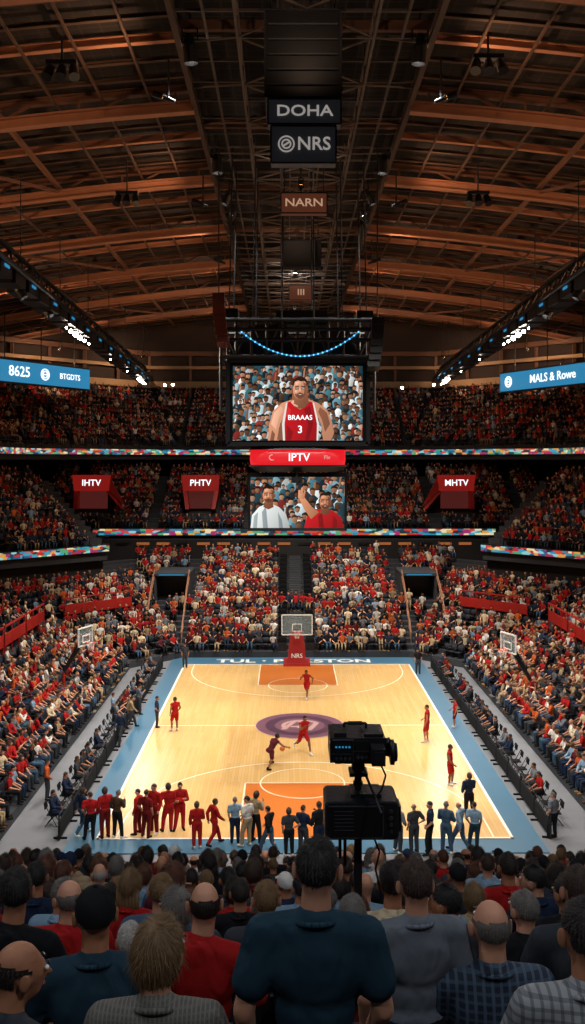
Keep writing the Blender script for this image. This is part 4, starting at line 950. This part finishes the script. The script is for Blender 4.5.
# ---------------------------------------------------------------- scoreboard
YS=45.0
def P2(px,py,dy=0): 
    p=at(px,py,YS); return V3((p.x,YS+dy,p.z))
sb=thing('centre_scoreboard','black centre-hung scoreboard with two big screens and red IPTV ring above the court','scoreboard',(P2(298,450).x,YS+2,P2(298,530).z))
a=P2(228,444);b=P2(368,361); cx=(a.x+b.x)/2
g=MB(); g.box((cx,YS+2.4,(a.z+b.z)/2),(b.x-a.x,4.6,b.z-a.z)); g.build('cabinet',M['plastic'],sb)
g=MB()
for z in(a.z,b.z): g.bar((a.x,YS,z),(b.x,YS,z),.2,.2)
for x in(a.x,b.x): g.bar((x,YS,a.z),(x,YS,b.z),.2,.2)
g.build('screen_frame',M['black'],sb)
def picture(px0,py0,px1,py1,Y,base,seed,figs,sz):
    rr=random.Random(seed); g=MB(); cols=[]
    def pt(x,y,l): p=at(x,y,Y); return (p.x,Y-.02-.002*l,p.z)
    def poly(pts,c,l,sh=.28):
        cl=[(min(px1,max(px0,x)),min(py1,max(py0,y))) for x,y in pts]
        g.poly([pt(x,y,l) for x,y in cl]); xs=[p[0] for p in pts];ys_=[p[1] for p in pts]; xc=(min(xs)+max(xs))/2;w=max(.5,(max(xs)-min(xs))/2);yc=(min(ys_)+max(ys_))/2;h=max(.5,(max(ys_)-min(ys_))/2)
        c=lin(c) if isinstance(c,str) else c
        for x,y in pts: cols.append(c*(1-sh*(x-xc)/w-sh*.5*(y-yc)/h))
    def el(x,y,rx,ry,c,l,n=14,sh=.28): poly([(x+rx*math.cos(2*PI*i/n),y+ry*math.sin(2*PI*i/n)) for i in range(n)],c,l,sh)
    poly([(px0,py1),(px1,py1),(px1,py0),(px0,py0)],base,0)
    H=py1-py0; rows=int(H/(sz*1.25)); L=1
    for r in range(rows+1):
        x=px0+rr.uniform(0,4)
        while x<px1:
            s=sz*rr.uniform(.65,1.35); yy=py0+H*(r+.1)/rows+rr.uniform(-sz*.8,sz*.8); L+=.02; ln=rr.uniform(-.4,.4)*s
            c=rr.choice(['#3f7580','#c6d6da','#24363f','#7fa9b5','#8a2a26','#d8dcd8','#2b4e59','#a8c4cc','#3c7280','#1c262e','#24424d','#1a2c34','#5b8c9a','#e2e8e8','#101a20'])
            cc=lin(c)*rr.uniform(.45,1.0)
            poly([(x-s,yy+s*3.2),(x-s*.95+ln,yy+s*1.3),(x-s*.35+ln,yy+s*.6),(x+s*.35+ln,yy+s*.6),(x+s*.95+ln,yy+s*1.1),(x+s,yy+s*3.2)],cc,L,.4)
            sk=lin(rr.choice(['#a87658','#8a5c42','#bd8e72','#603c28']))*rr.uniform(.5,.95)
            el(x+ln,yy,s*.46,s*.6,sk,L+.006,10,.4); poly([(x+ln-s*.5,yy-s*.05),(x+ln-s*.5,yy-s*.5),(x+ln,yy-s*.78),(x+ln+s*.5,yy-s*.5),(x+ln+s*.5,yy-s*.05),(x+ln+s*.3,yy-s*.3),(x+ln-s*.3,yy-s*.3)],rr.choice(['#1a1412','#3a261b','#0f0c0b','#4a3a2c']),L+.01)
            if rr.random()<.15: poly([(x+s*.8,yy+s*1.3),(x+s*1.1,yy-s*.9),(x+s*1.4,yy-s*.9),(x+s*1.2,yy+s*1.5)],sk,L+.012)
            x+=s*rr.uniform(1.0,1.9)
        L+=1
    figs(poly,el,L+3)
    me=g.mesh('picture',[M['attrE']]); at_=me.attributes.new('col','FLOAT_COLOR','CORNER'); C=[(*np.clip(c,0,1),1) for c in cols]
    at_.data.foreach_set('color',np.array(C,dtype=np.float32).ravel())
    o=bpy.data.objects.new('screen_picture',me); COL.objects.link(o); o.parent=sb; o.location=-sb.location; return o
def face(poly,el,l,cx_,cy_,s,sk,sd,hl,hair,mouth=1.0,turn=0):
    """head: skull, jaw, shaded side, eye sockets, nose, mouth, stubble and short hair"""
    X=lambda v:cx_+v*s; Y=lambda v:cy_+v*s
    poly([(X(-5.2),Y(8)),(X(5.2),Y(8)),(X(6.4),Y(15)),(X(0),Y(18)),(X(-6.4),Y(15))],sd,l,.2)
    el(X(-7.4),Y(.8),1.3*s,2.6*s,sd,l+.2,10); el(X(7.4),Y(.8),1.3*s,2.6*s,sd,l+.2,10)
    poly([(X(x),Y(y)) for x,y in((-7,-5),(-6.2,-8.4),(-3,-10.4),(0,-10.8),(3,-10.4),(6.2,-8.4),(7,-5),(7.2,0),(6.8,4),(5.4,7.6),(3,10),(0,10.8),(-3,10),(-5.4,7.6),(-6.8,4),(-7.2,0))],sk,l+.4,.26)
    poly([(X(x),Y(y)) for x,y in((3.2,-7),(6.6,-5),(7,1),(6.4,5),(4.8,8.4),(2.6,9.8),(4,4),(4.6,-1))],sd,l+.5,.1)
    poly([(X(x),Y(y)) for x,y in((-4.8,-6.6),(-1,-7.6),(1.6,-7),(1,-4.4),(-4.4,-3.8))],hl,l+.52,.3); el(X(-3.6),Y(2.6),1.7*s,1.5*s,hl,l+.54,10)
    poly([(X(x),Y(y)) for x,y in((-5.6,4.6),(-4.6,7.6),(-2.4,9.9),(0,10.6),(2.4,9.9),(4.6,7.6),(5.6,4.6),(3.4,5.4),(2.4,4.2),(-2.4,4.2),(-3.4,5.4))],lin(sd)*.75,l+.56,.1)
    for e in(-1,1):
        x0=e*3.1; poly([(X(x0-2.1),Y(-1.2)),(X(x0+2.1),Y(-1.2)),(X(x0+1.7),Y(.9)),(X(x0-1.7),Y(.9))],sd,l+.6,.1)
        el(X(x0),Y(-.1),1.15*s,.5*s,'#e6dcd2',l+.62,8,0); el(X(x0+turn),Y(-.1),.55*s,.5*s,'#120c0a',l+.64,8,0)
        poly([(X(x0-2.2),Y(-1.9+.35*e*-1)),(X(x0+2.2),Y(-1.9+.35*e)),(X(x0+2),Y(-2.9+.3*e)),(X(x0-2),Y(-2.9-.3*e))],hair,l+.66,.1)
    poly([(X(-.7),Y(-1)),(X(.5),Y(-1)),(X(1),Y(3)),(X(-1.4),Y(3))],hl,l+.68,.2); poly([(X(-1.6),Y(2.9)),(X(1.6),Y(2.9)),(X(1.1),Y(3.8)),(X(-1.1),Y(3.8))],sd,l+.7,.1)
    el(X(0),Y(6.2),2.3*s,1.0*s*mouth,'#551d18',l+.72,12,.2)
    if mouth>1: poly([(X(-1.6),Y(5.7)),(X(1.6),Y(5.7)),(X(1.3),Y(6.2)),(X(-1.3),Y(6.2))],'#e6ddd4',l+.74,0)
    poly([(X(x),Y(y)) for x,y in((-7.4,-1.5),(-7.6,-6),(-6,-9.8),(-3,-11.9),(.5,-12.4),(4,-11.6),(6.6,-9.6),(7.7,-6),(7.4,-1.5),(6.7,-3),(6.3,-6.4),(4.6,-8),(1,-7.6),(-2,-8.6),(-5.2,-7.4),(-6.5,-3))],hair,l+.8,.25)
def f1(poly,el,l):
    sk='#c08567';sd='#80503a';hl='#dca588'
    poly([(268,440.5),(269,425),(273,411),(282,403),(294,399),(307,399),(318,403),(327,410),(332,422),(334,433),(331,440.5),(323,440.5),(321,424),(316,414),(285,414),(280,424),(279,440.5)],sk,l,.18)
    poly([(271,424),(274,413),(281,406),(284,410),(279,418),(276,430)],hl,l+.3,.25); poly([(330,424),(327,413),(320,407),(318,412),(322,420),(325,432)],sd,l+.3,.1)
    poly([(277,440),(279,428),(282,420),(284,424),(283,440)],sd,l+.3,.1); poly([(272,430),(275,434),(274,440.5),(270,440.5)],sd,l+.35,.1)
    poly([(292.5,394),(307.5,394),(308.5,401),(314,404.5),(300,409),(286,404.5),(291.5,401)],sd,l+1)
    poly([(293,400),(297,403),(298,407.4),(289,404)],hl,l+1.3,.1)
    poly([(286,403),(290,401.5),(295,407),(300,409.5),(305,407),(310,401.5),(314,403),(316.5,414),(319,424),(318,440.5),(283,440.5),(282,424),(285,414)],'#a80f19',l+2,.25)
    poly([(304,409),(310,406),(313,424),(309,440),(305,440),(308,424)],'#7d0b13',l+2.3,.1); poly([(287,425),(293,432),(291,440),(286,440)],'#840c14',l+2.3,.1); poly([(287,406),(291,410),(289,420),(286,416)],'#c92a30',l+2.3,.1)
    for pts in ([(286,403),(287.5,402.3),(284.5,424),(285,440.5),(283,440.5),(282,424)],[(314,403),(312.5,402.3),(317,424),(316.5,440.5),(318,440.5),(319,424)]): poly(pts,'#d8d2cc',l+3,0)
    face(poly,el,l+4,300,389,.98,sk,sd,hl,'#241812',1.5)
picture(233,366,362.5,440.5,YS-.06,'#1d3a44',5,f1,4.2)
text('jersey_lettering','BRAAAS',.33,P2(300,418,-.3),(PI/2,0,0),M['ledwhite'],sb,.002)
text('jersey_number','3',.5,P2(300,430,-.3),(PI/2,0,0),M['ledwhite'],sb,.002)
c0_=P2(298,457); zc=P2(0,465).z; zt=P2(0,449.5).z
rx=(P2(347.5,0).x-P2(248.5,0).x)/2
def sq(z,rx_,ry_,e=.45,n=48):
    c=V3((c0_.x,YS+2.4,z)); out=[]
    for i in range(n):
        t=2*PI*i/n+PI/n; cs,sn=math.cos(t),math.sin(t); out.append(c+V3((rx_*math.copysign(abs(cs)**e,cs),ry_*math.copysign(abs(sn)**e,sn),0)))
    return out
zm_=(zc+zt)/2
g=MB(); g.loft([sq(zc,rx*.985,2.3),sq(zm_-.18,rx,2.4),sq(zm_+.18,rx,2.4),sq(zt,rx*.985,2.3)]); g.build('ring_display',M['ledred'],sb,True)
g=MB(); g.loft([sq(zt,rx*1.02,2.45),sq(zt+.12,rx*1.0,2.4),sq(a.z-.02,rx*.9,2.2)]); g.build('ring_housing',M['black'],sb)
g=MB(); g.loft([sq(zc-.35,rx*.85,2.1),sq(zc-.08,rx*1.02,2.45),sq(zc,rx*1.02,2.45)]); g.build('ring_base',M['black'],sb)
text('ring_lettering','IPTV',.54,P2(299,457.5,-.06),(PI/2,0,0),M['ledwhite'],sb,.01)
g=MB(); e=P2(272,457.5,-.05); g.path([e+V3((.13*math.cos(2*PI*i/14),0,.13*math.sin(2*PI*i/14))) for i in range(3,13)],.025); g.build('ring_emblem',M['letterdim'],sb)
text('ring_small_lettering','Flv',.28,P2(327,457.5,-.06),(PI/2,0,0),M['letterdim'],sb,.01)
YB=YS+1.2
def Pb(px,py,dy=0): p=at(px,py,YB); return V3((p.x,YB+dy,p.z))
a2=Pb(248,531);b2=Pb(347,473)
g=MB(); g.box(((a2.x+b2.x)/2,YB+.3,(a2.z+b2.z)/2),(b2.x-a2.x,.5,b2.z-a2.z)); g.build('lower_screen_cabinet',M['plastic'],sb)
def f2(poly,el,l):
    poly([(250.5,528),(252,515),(259,507),(266,504),(272,504),(279,507),(286,514),(290,528)],'#c9cecb',l,.3)
    poly([(262,512),(266,506),(268,528),(263,528)],'#8a9396',l+.4,.1); poly([(278,512),(282,520),(283,528),(279,528)],'#7f898c',l+.4,.1); poly([(254,516),(258,512),(257,528),(253,528)],'#9aa3a5',l+.4,.1)
    face(poly,el,l+1,268.5,495,.8,'#b8795a','#75462f','#d69c7c','#17100c',.7,.3)
    poly([(304,528),(307,516),(315,510),(323,508),(333,511),(341,517),(344,528)],'#a81219',l,.3)
    poly([(318,516),(322,512),(324,528),(319,528)],'#7a0c12',l+.5,.1); poly([(333,515),(337,520),(337,528),(332,528)],'#7a0c12',l+.5,.1)
    poly([(311,519),(304,509),(299,498),(303,495.5),(312,507),(319,512)],'#b87a58',l+1,.3); poly([(298,498),(298.4,490),(300.2,490),(300.8,494),(301.2,487.5),(302.8,487.5),(303,494),(304.6,490),(305.8,491),(304,499)],'#c58866',l+2)
    face(poly,el,l+2,325,501.5,.76,'#ad6f50','#6d402b','#cc9272','#22160f',1.3,-.3)
picture(250.5,477,344.5,528,YB,'#22424c',9,f2,4.8)
g=MB(); 
for x in(-1.6,1.6): g.bar((c0_.x+x,YB+.3,b2.z),(c0_.x+x,YB+.3,zc),.12,.12)
g.bar(Pb(250,529,-.1),Pb(345,529,-.1),.12,.12); g.build('lower_mount',M['dark'],sb)
g=MB(); q=P2(297,480,.3); g.box(q,(.55,.5,.3)); g.tube(q-V3((0,.5,0)),q,.12,.14,12); g.bar(q,q+V3((0,0,.6)),.1,.1); g.build('hanging_camera',M['black'],sb)
z0=b.z+.05; z1=P2(0,320).z
g=MB(); X0=P2(221,0).x;X1=P2(374,0).x
for yy in(YS-.1,YS+4.9):
    for z in(z0+.15,z1,z1-.45,(z0+z1)/2): g.tube((X0,yy,z),(X1,yy,z),.1)
    n=10
    for k in range(n):
        xa=X0+(X1-X0)*k/n;xb=X0+(X1-X0)*(k+1)/n
        g.tube((xa,yy,z0+.15),(xa,yy,z1),.07); g.tube((xa,yy,z0+.15 if k%2 else z1),(xb,yy,z1 if k%2 else z0+.15),.055)
    g.tube((X1,yy,z0+.15),(X1,yy,z1),.07)
    for X in(X0,X1): g.tube((X,yy,z0+.15),(X,yy,a.z+1.6),.08)
for k in range(6):
    x=X0+(X1-X0)*k/5
    for z in(z0+.15,z1): g.tube((x,YS-.1,z),(x,YS+4.9,z),.08)
for X in(X0,X1):
    for q in range(3):
        z=a.z+1.6+q*.9; g.tube((X,YS-.1,z),(X,YS+4.9,z+.5),.06); g.tube((X,YS-.1,z),((a.x if X<cx else b.x),YS,z),.07)
g.build('truss_frame',M['black'],sb)
for c_,s_ in(((cx,YS+2.6,z0+.55),((X1-X0)*.9,3.8,1.1)),((cx-1.5,YS+2.6,z0+1.5),(1.9,1.6,1.0)),((cx+1.7,YS+2.6,z0+1.4),(1.7,1.4,.9)),((cx+.2,YS+2.2,z1+.4),(2.6,1.2,.7)),((X0+.4,YS+1.2,z1+.35),(.8,1.6,.6)),((X1-.4,YS+1.2,z1+.3),(.8,1.6,.5))):
    g=MB(); g.box(c_,s_); g.build('winch_box',M['plastic'],sb)
for k in range(27):
    u=k/26; px=242+u*116; py=333+24*(1-(2*u-1)**2)
    g=MB(); g.ell(P2(px,py,-.35),.045,nu=8,nv=6); g.build('light_bead',M['ledblue'],sb)
g=MB(); g.path([P2(242+u*116/26,333+24*(1-(2*u/26-1)**2),-.32) for u in range(27)],.03,5); g.build('bead_cable',M['ledpanel'],sb)
g=MB()
for x in(-3.4,-2.2,-.8,.8,2.2,3.4):
    for yy in(YS+.5,YS+4.2): g.tube((cx+x,yy,z1),(cx+x*.95,yy,29.3),.035,.035,6)
g.build('suspension_cables',M['black'],sb)
for s,lab in((-1,'left'),(1,'right')):
    x=cx+s*3.85; t=thing('line_array_speaker','curved speaker array hanging beside the %s top corner of the scoreboard'%lab,'speaker',(x,YS,P2(0,345).z))
    for k in range(7):
        zz=P2(0,294 if s<0 else 318).z-.22-k*.36; g=MB(); g.box((x-s*.006*k*k,YS-.4,zz),(.58,.6,.33),M3=Matrix.Rotation(-.06*k,3,'X')); g.build('speaker_cabinet',M['redbrown'] if s<0 else M['black'],t)
    g=MB(); g.tube((x,YS-.3,P2(0,294 if s<0 else 318).z),(x,YS-.3,29.3),.03); g.build('cable',M['black'],t)
# ---------------------------------------------------------------- light trusses & lamps
def spot(loc,tgt,e,col,ang,blend=.6,r=.15,nm='lamp_beam'):
    l=bpy.data.lights.new(nm,'SPOT'); l.energy=e;l.color=col;l.spot_size=math.radians(ang);l.spot_blend=blend;l.shadow_soft_size=r
    o=bpy.data.objects.new(nm,l); COL.objects.link(o); o.location=loc; d=V3(tgt)-V3(loc); o.rotation_euler=d.to_track_quat('-Z','Y').to_euler(); return o
def lamp(loc,tgt,label,r=.22,m='lamp',snoot=0,drop=.75):
    loc=V3(loc); d=(V3(tgt)-loc).normalized(); t=thing('floodlight',label,'floodlight',loc)
    g=MB(); g.tube(loc-d*(.55+snoot),loc-d*(.1+snoot),r*.6,r*1.15,16); g.tube(loc-d*(.1+snoot),loc,r*1.2,r*1.2,16,cap=False); g.build('housing',M['black'],t)
    g=MB(); g.tube(loc-d*(.06+snoot),loc-d*(.03+snoot),r,r,16); g.build('lens',M[m],t)
    s=basis(d)[0]; g=MB(); u=V3((0,0,1)); c=loc-d*(.3+snoot)
    g.path([c+s*r*1.3,c+s*r*1.3+u*.5,c-s*r*1.3+u*.5,c-s*r*1.3],.03); g.tube(c+u*.5,c+u*drop,.04); g.build('yoke',M['dark'],t)
    return t
for sx in(-1,1):
    nm='left' if sx<0 else 'right'; A=V3((sx*13.6,34,22.9));B=V3((sx*16.2,101,22.9))
    t=thing('lighting_truss','long dark lighting truss hanging above the %s stand'%nm,'lighting truss',(sx*15,70,22))
    g=MB(); n=32
    for off in((-.6,0),(.6,0),(0,1.1)): g.tube(A+V3((off[0],0,off[1])),B+V3((off[0],0,off[1])),.13)
    for k in range(n+1):
        p=lerp(A,B,k/n); q=lerp(A,B,min(1,(k+1)/n))
        g.tube(p+V3((-.6,0,0)),p+V3((.6,0,0)),.06,n=5); g.tube(p+V3((-.6,0,0)),q+V3((0,0,1.1)),.06,n=5); g.tube(p+V3((.6,0,0)),q+V3((0,0,1.1)),.06,n=5); g.tube(p+V3((-.6,0,0)),p+V3((0,0,1.1)),.06,n=5)
    g.build('truss',M['black'],t)
    for k in range(1,26):
        p=lerp(A,B,k/26); g=MB(); g.box(p-V3((0,0,.25)),(1.1,1.7,.85)); g.build('lamp_box',M['black'],t)
        if k%2: g=MB(); g.box(p-V3((sx*.57,0,.25)),(.03,.7,.14)); g.build('indicator_strip',M['ledpanel'],t)
    for k in range(7):
        p=lerp(A,B,(k+.3)/7); g=MB(); g.tube(p+V3((0,0,.8)),(p.x,p.y,RZ(p.x)-1),.03); g.build('hanger',M['black'],t)
    for j,(y,r_) in enumerate(((40,0),(46,0),(52,0),(56.4,.06),(57.8,.11),(59.4,.17),(61,.15),(62.6,.1),(64.2,.07),(74,.06),(84,.06),(92,.1),(94,.17),(96,.13),(98,.08))):
        p=lerp(A,B,(y-34)/67)+V3((-sx*.3,0,-.95)); big=r_>0
        tgt=(0,48,0) if not big else (-sx*1,10,11)
        lamp(p,tgt,'%s %sfloodlight under the %s lighting truss'%(WORD[j],'glaring ' if big else 'shielded ',nm),r_ if big else .2,'lamp',0 if big else .35)
        if not big: spot(p+(V3((sx*0,48,0))-p).normalized()*.1,(sx*-1,48,0),3500,(1,.94,.84),75)
    p=lerp(A,B,.39)+V3((-sx*.4,0,-1.6)); spot(p,(-sx*2,14,8),4200,(1,.86,.7),60)
    p=lerp(A,B,.9)+V3((-sx*.4,0,-1.6)); spot(p,(-sx*2,40,2),3000,(1,.95,.9),50)
for j,(x,y) in enumerate([(-4.2,34),(4.2,34),(-4.2,47),(4.2,47),(-4.2,60),(4.2,60)]):  # roof lamps added to light the court, lenses recessed out of view
    tg=(x*.6,y+ (3 if y<40 else 0),0)
    lamp((x,y,28.5),tg,'added shielded roof floodlight over the court, %s side, %s'%('left' if x<0 else 'right',{34:'nearest',47:'middle',60:'farthest'}[y]),.22,'lamp',.5,1.2)
    spot((x,y,28.4),tg,6800,(1,.95,.86),90)
fill=[((-4.2,52,28.3),(-15,50,2),15500,68),((4.2,52,28.3),(15,50,2),15500,68),((-4.2,60,28.3),(-5,74,3),15500,60),((4.2,60,28.3),(5,74,3),15500,60),((-4.2,56,28.3),(-17,66,3),6500,56),((4.2,56,28.3),(17,66,3),6500,56),((0,72,28.3),(0,98,16),1100,110),((0,66,28.3),(0,88,10),2200,120),
 ((-3,17,28.2),(-2,34,0),9000,70),((3,17,28.2),(2,34,0),9000,70),((-6,-4,25),(-1,7,10),1150,95),((6,-4,25),(1,7,10),1150,95),((-9,9,25),(0,9,9),1500,95),((9,9,25),(0,9,9),1500,95)]
for j,(p,tg,e,an) in enumerate(fill):  # fill floodlights added to brighten the stands, foreground and near baseline
    lamp(p,tg,'%s house floodlight added under the roof to light stands and near baseline'%WORD[j],.16,'lamp',.4,max(.75,RZ(p[0])-p[2]-.7)); spot(V3(p)+(V3(tg)-V3(p)).normalized()*.1,tg,e,(1,.88,.74) if j<10 else (.9,.94,1),an)
for sx in(-1,1):
    nm='left' if sx<0 else 'right'
    for j,y in enumerate((30,44,58,72,88)):
        p=V3((sx*25.5,y,22.6 if y<84 else 23)); tg=(sx*9,y+2,30)
        lamp(p,tg,'%s warm uplight from the camera above the %s top tier'%(WORD[j],nm),.18,'lampw')
        spot(p+V3((-sx*.2,0,.12)),tg,3000,(1,.52,.27),120,.8)
        p2=V3((sx*5.6,y+4,27.4)); lamp(p2,(sx*14,y+4,30.5),'%s added warm uplight from the camera beside the %s ridge girder'%(WORD[j],nm),.1,'lampw',.3,1.5)  # ridge uplights added to brighten the roof beams
        spot(p2+V3((sx*.15,0,.1)),(sx*14,y+4,30.5),560,(1,.54,.3),150,.8,.08)
    for j,(x,y) in enumerate(((23,90),(16,97))):  # warm washers added to brighten the dark concourse bands
        p=V3((sx*x,y,24.6)); tg=(sx*(x+5),y+6,22.2); lamp(p,tg,'%s added warm wall washer aimed at the %s upper concourse'%(WORD[j],nm),.12,'lampw',.2,RZ(p.x)-p.z-.6)
        spot(p+V3((sx*.1,.1,-.05)),tg,800,(1,.66,.42),130,.8,.08)
for j,y in enumerate((26,44,62,80)):  # uplights added to brighten the central roof strip and its fittings
    p=V3((0,y,27.2)); lamp(p,(0,y+3,31),'%s added warm uplight from the camera under the catwalk'%WORD[j],.08,'lampw',.3,1.6); spot(p+V3((0,0,.2)),(0,y+3,31),260,(1,.66,.45),150,.8,.08)
for j,(px,py) in enumerate(((98,397),(165,385),(173,385),(402,388),(434,385),(487,397))):
    p=at(px,py,99); lamp(p,(0,50,5),'small white lamp on the far wall, %s from the left'%WORD[j],.13)
for j,(px,py,Y) in enumerate(((127,195,46),(478,195,46),(62,66,33),(488,60,33))):
    p=at(px,py,Y); t=thing('stage_light_cluster','dark stage light cluster hanging under the %s roof, %s one'%('left' if px<300 else 'right','farther' if Y>40 else 'nearer'),'stage light',p)
    g=MB(); g.tube(p,(p.x,p.y,RZ(p.x)-.9),.04); g.box(p+V3((0,0,.1)),(1.1,.3,.15)); g.build('bracket',M['dark'],t)
    for s in(-1,0,1):
        g=MB(); c=p+V3((s*.4,0,-.25)); g.tube(c+V3((0,0,.2)),c+V3((s*.1,-.25,-.25)),.15,.2,12); g.build('lamp_head',M['plastic'],t)
# ---------------------------------------------------------------- television camera
YC=5.7
def Pc(px,py,dy=0): p=at(px,py,YC); return V3((p.x,YC+dy,p.z))
base=Pc(358,800); zf=NZ(5.95)
tv=thing('television_camera','black television camera on a tall tripod with a boxy monitor, rising over the near crowd','camera',(base.x,YC,zf))
def bx(g,x0,y0,x1,y1,dp,dy=0,m=0):
    a=Pc(x0,y1);b=Pc(x1,y0); g.box(((a.x+b.x)/2,YC+dy,(a.z+b.z)/2),(b.x-a.x,dp,b.z-a.z),m=m)
g=MB(); bx(g,329,731,383,755,.3); g.build('camera_body',M['camplastic'],tv)
g=MB(); bx(g,333,727,345,731,.2,-.03); bx(g,362,728,381,731,.22,-.02); g.build('top_module',M['camplastic'],tv)
g=MB(); bx(g,334,755,379,758,.22); g.build('base_plate',M['camgrey'],tv)
g=MB(); g.path([Pc(344,730),Pc(344,723),Pc(366,723),Pc(366,730)],.008,8); g.tube(Pc(348,723),Pc(362,723),.012,.012,10); g.build('handle',M['dark'],tv)
for r_ in((332,733,350,745),(353,733,366,742),(353,744,366,753),(332,747,341,753),(343,747,350,753)):
    g=MB(); bx(g,*r_,.02,-.155); g.build('side_panel',M['black'],tv)
for r_ in((331,732,351,732.6),(331,745.4,351,746),(352,742.6,367,743.2),(351,732,351.6,754)):
    g=MB(); bx(g,*r_,.02,-.16); g.build('panel_trim',M['camgrey'],tv)
for k in range(5): g=MB(); bx(g,334+k*3.2,738,335.6+k*3.2,739.3,.01,-.17); g.build('button_light',M['ledpanel'],tv)
for k in range(4): g=MB(); q=Pc(335+k*4.3,750,-.165); g.tube(q,q-V3((0,.012,0)),.008,.008,10); g.build('knob',M['camgrey'],tv)
for k in range(3): g=MB(); q=Pc(356+k*4,748.5,-.165); g.tube(q,q-V3((0,.014,0)),.009,.009,10); g.build('knob',M['camgrey'],tv)
g=MB(); c=Pc(388,747); g.tube(c-V3((.035,0,0)),c+V3((.01,0,0)),.05,.06,20); g.build('lens',M['black'],tv,True)
g=MB(); c2=Pc(390,747,-.1); g.tube(c2-V3((.012,0,0)),c2+V3((.012,0,0)),.075,.075,24); g.tube(c2+V3((.012,0,0)),c2+V3((.03,0,0)),.058,.053,24); g.build('lens_ring',M['camplastic'],tv,True)
g=MB(); bx(g,368,736,381,752,.14,-.2); g.build('viewfinder',M['camplastic'],tv)
g=MB(); bx(g,370,738,379,749,.01,-.275); g.build('viewfinder_screen',M['dark'],tv)
g=MB(); bx(g,352,758,364,768,.1); g.build('tilt_block',M['camplastic'],tv)
g=MB(); q=Pc(354,763,-.06); g.tube(q,q-V3((0,.03,0)),.02,.018,14); g.build('tilt_knob',M['camgrey'],tv)
g=MB(); g.tube(Pc(358,768),Pc(358,792),.024,.02,14); bx(g,349,770,367,773.5,.13); g.tube(Pc(358,781),Pc(358,784.5),.03,.03,14); g.build('pan_head',M['dark'],tv)
g=MB(); g.tube(Pc(364,770,-.03),Pc(376,792,-.35),.008,.008,8); g.build('pan_bar',M['dark'],tv)
a=Pc(324,830);b=Pc(396,793); w=b.x-a.x; h=b.z-a.z; c=Pc(360,811.5)
def rr_(y,k,ch=.015): 
    return [(c.x+sx_*(w/2*k-(ch if q else 0)),y,c.z+sz_*(h/2*k-(0 if q else ch))) for sx_,sz_,q in((-1,-1,0),(-1,-1,1),(1,-1,1),(1,-1,0),(1,1,0),(1,1,1),(-1,1,1),(-1,1,0))]
g=MB(); g.loft([rr_(YC-.16,.96),rr_(YC-.14,1),rr_(YC+.13,1),rr_(YC+.16,.93)]); g.build('monitor_box',M['camplastic'],tv)
g=MB(); bx(g,329,798,378,826,.01,-.163); g.build('monitor_screen',M['black'],tv)
for r_ in((327,796,380,797),(327,826.6,380,827.4),(380,798,381,826)): g=MB(); bx(g,*r_,.012,-.166); g.build('monitor_trim',M['camgrey'],tv)
for k in range(6): g=MB(); bx(g,333,801+k*3.6,352,801.7+k*3.6,.006,-.17); g.build('vent_slot',M['camgrey'],tv)
for k in range(4): g=MB(); q=Pc(388,801+k*6.5,-.165); g.tube(q,q-V3((0,.015,0)),.011,.011,10); g.build('monitor_knob',M['camgrey'],tv)
g=MB(); bx(g,392,800,399,824,.14,-.04); g.build('side_module',M['black'],tv)
g=MB(); bx(g,350,789,380,793.5,.18,0); g.build('monitor_mount',M['camplastic'],tv)
top=Pc(358,830); g=MB(); g.tube(top,(top.x,YC,zf+.75),.024,.03,14); g.build('column',M['dark'],tv)
for x_,y_ in((340,858),(345,866)): g=MB(); g.tube(Pc(x_,830),Pc(x_,y_),.01); g.build('rod',M['dark'],tv)
for k in range(3):
    a_=2*PI*k/3+.4; g=MB(); g.tube((top.x,YC,zf+.95),(top.x+.38*math.cos(a_),YC+.38*math.sin(a_),zf+.03),.022,.018,8); g.ell((top.x+.38*math.cos(a_),YC+.38*math.sin(a_),zf+.03),.035); g.build('leg',M['dark'],tv)
for pts in([(372,830),(378,845),(374,862),(380,890)],[(378,757),(384,770),(380,784),(374,792)]):
    g=MB(); g.path([Pc(x_,y_,-.1) for x_,y_ in pts],.006,6); g.build('cable',M['plastic'],tv)
w=bpy.data.worlds.new('world'); S.world=w; w.use_nodes=True; nt=w.node_tree; nt.nodes['Background'].inputs[0].default_value=(.25,.35,.5,1); nt.nodes['Background'].inputs[1].default_value=.06
print('seats',len(seats),'crowd',len(crowd))
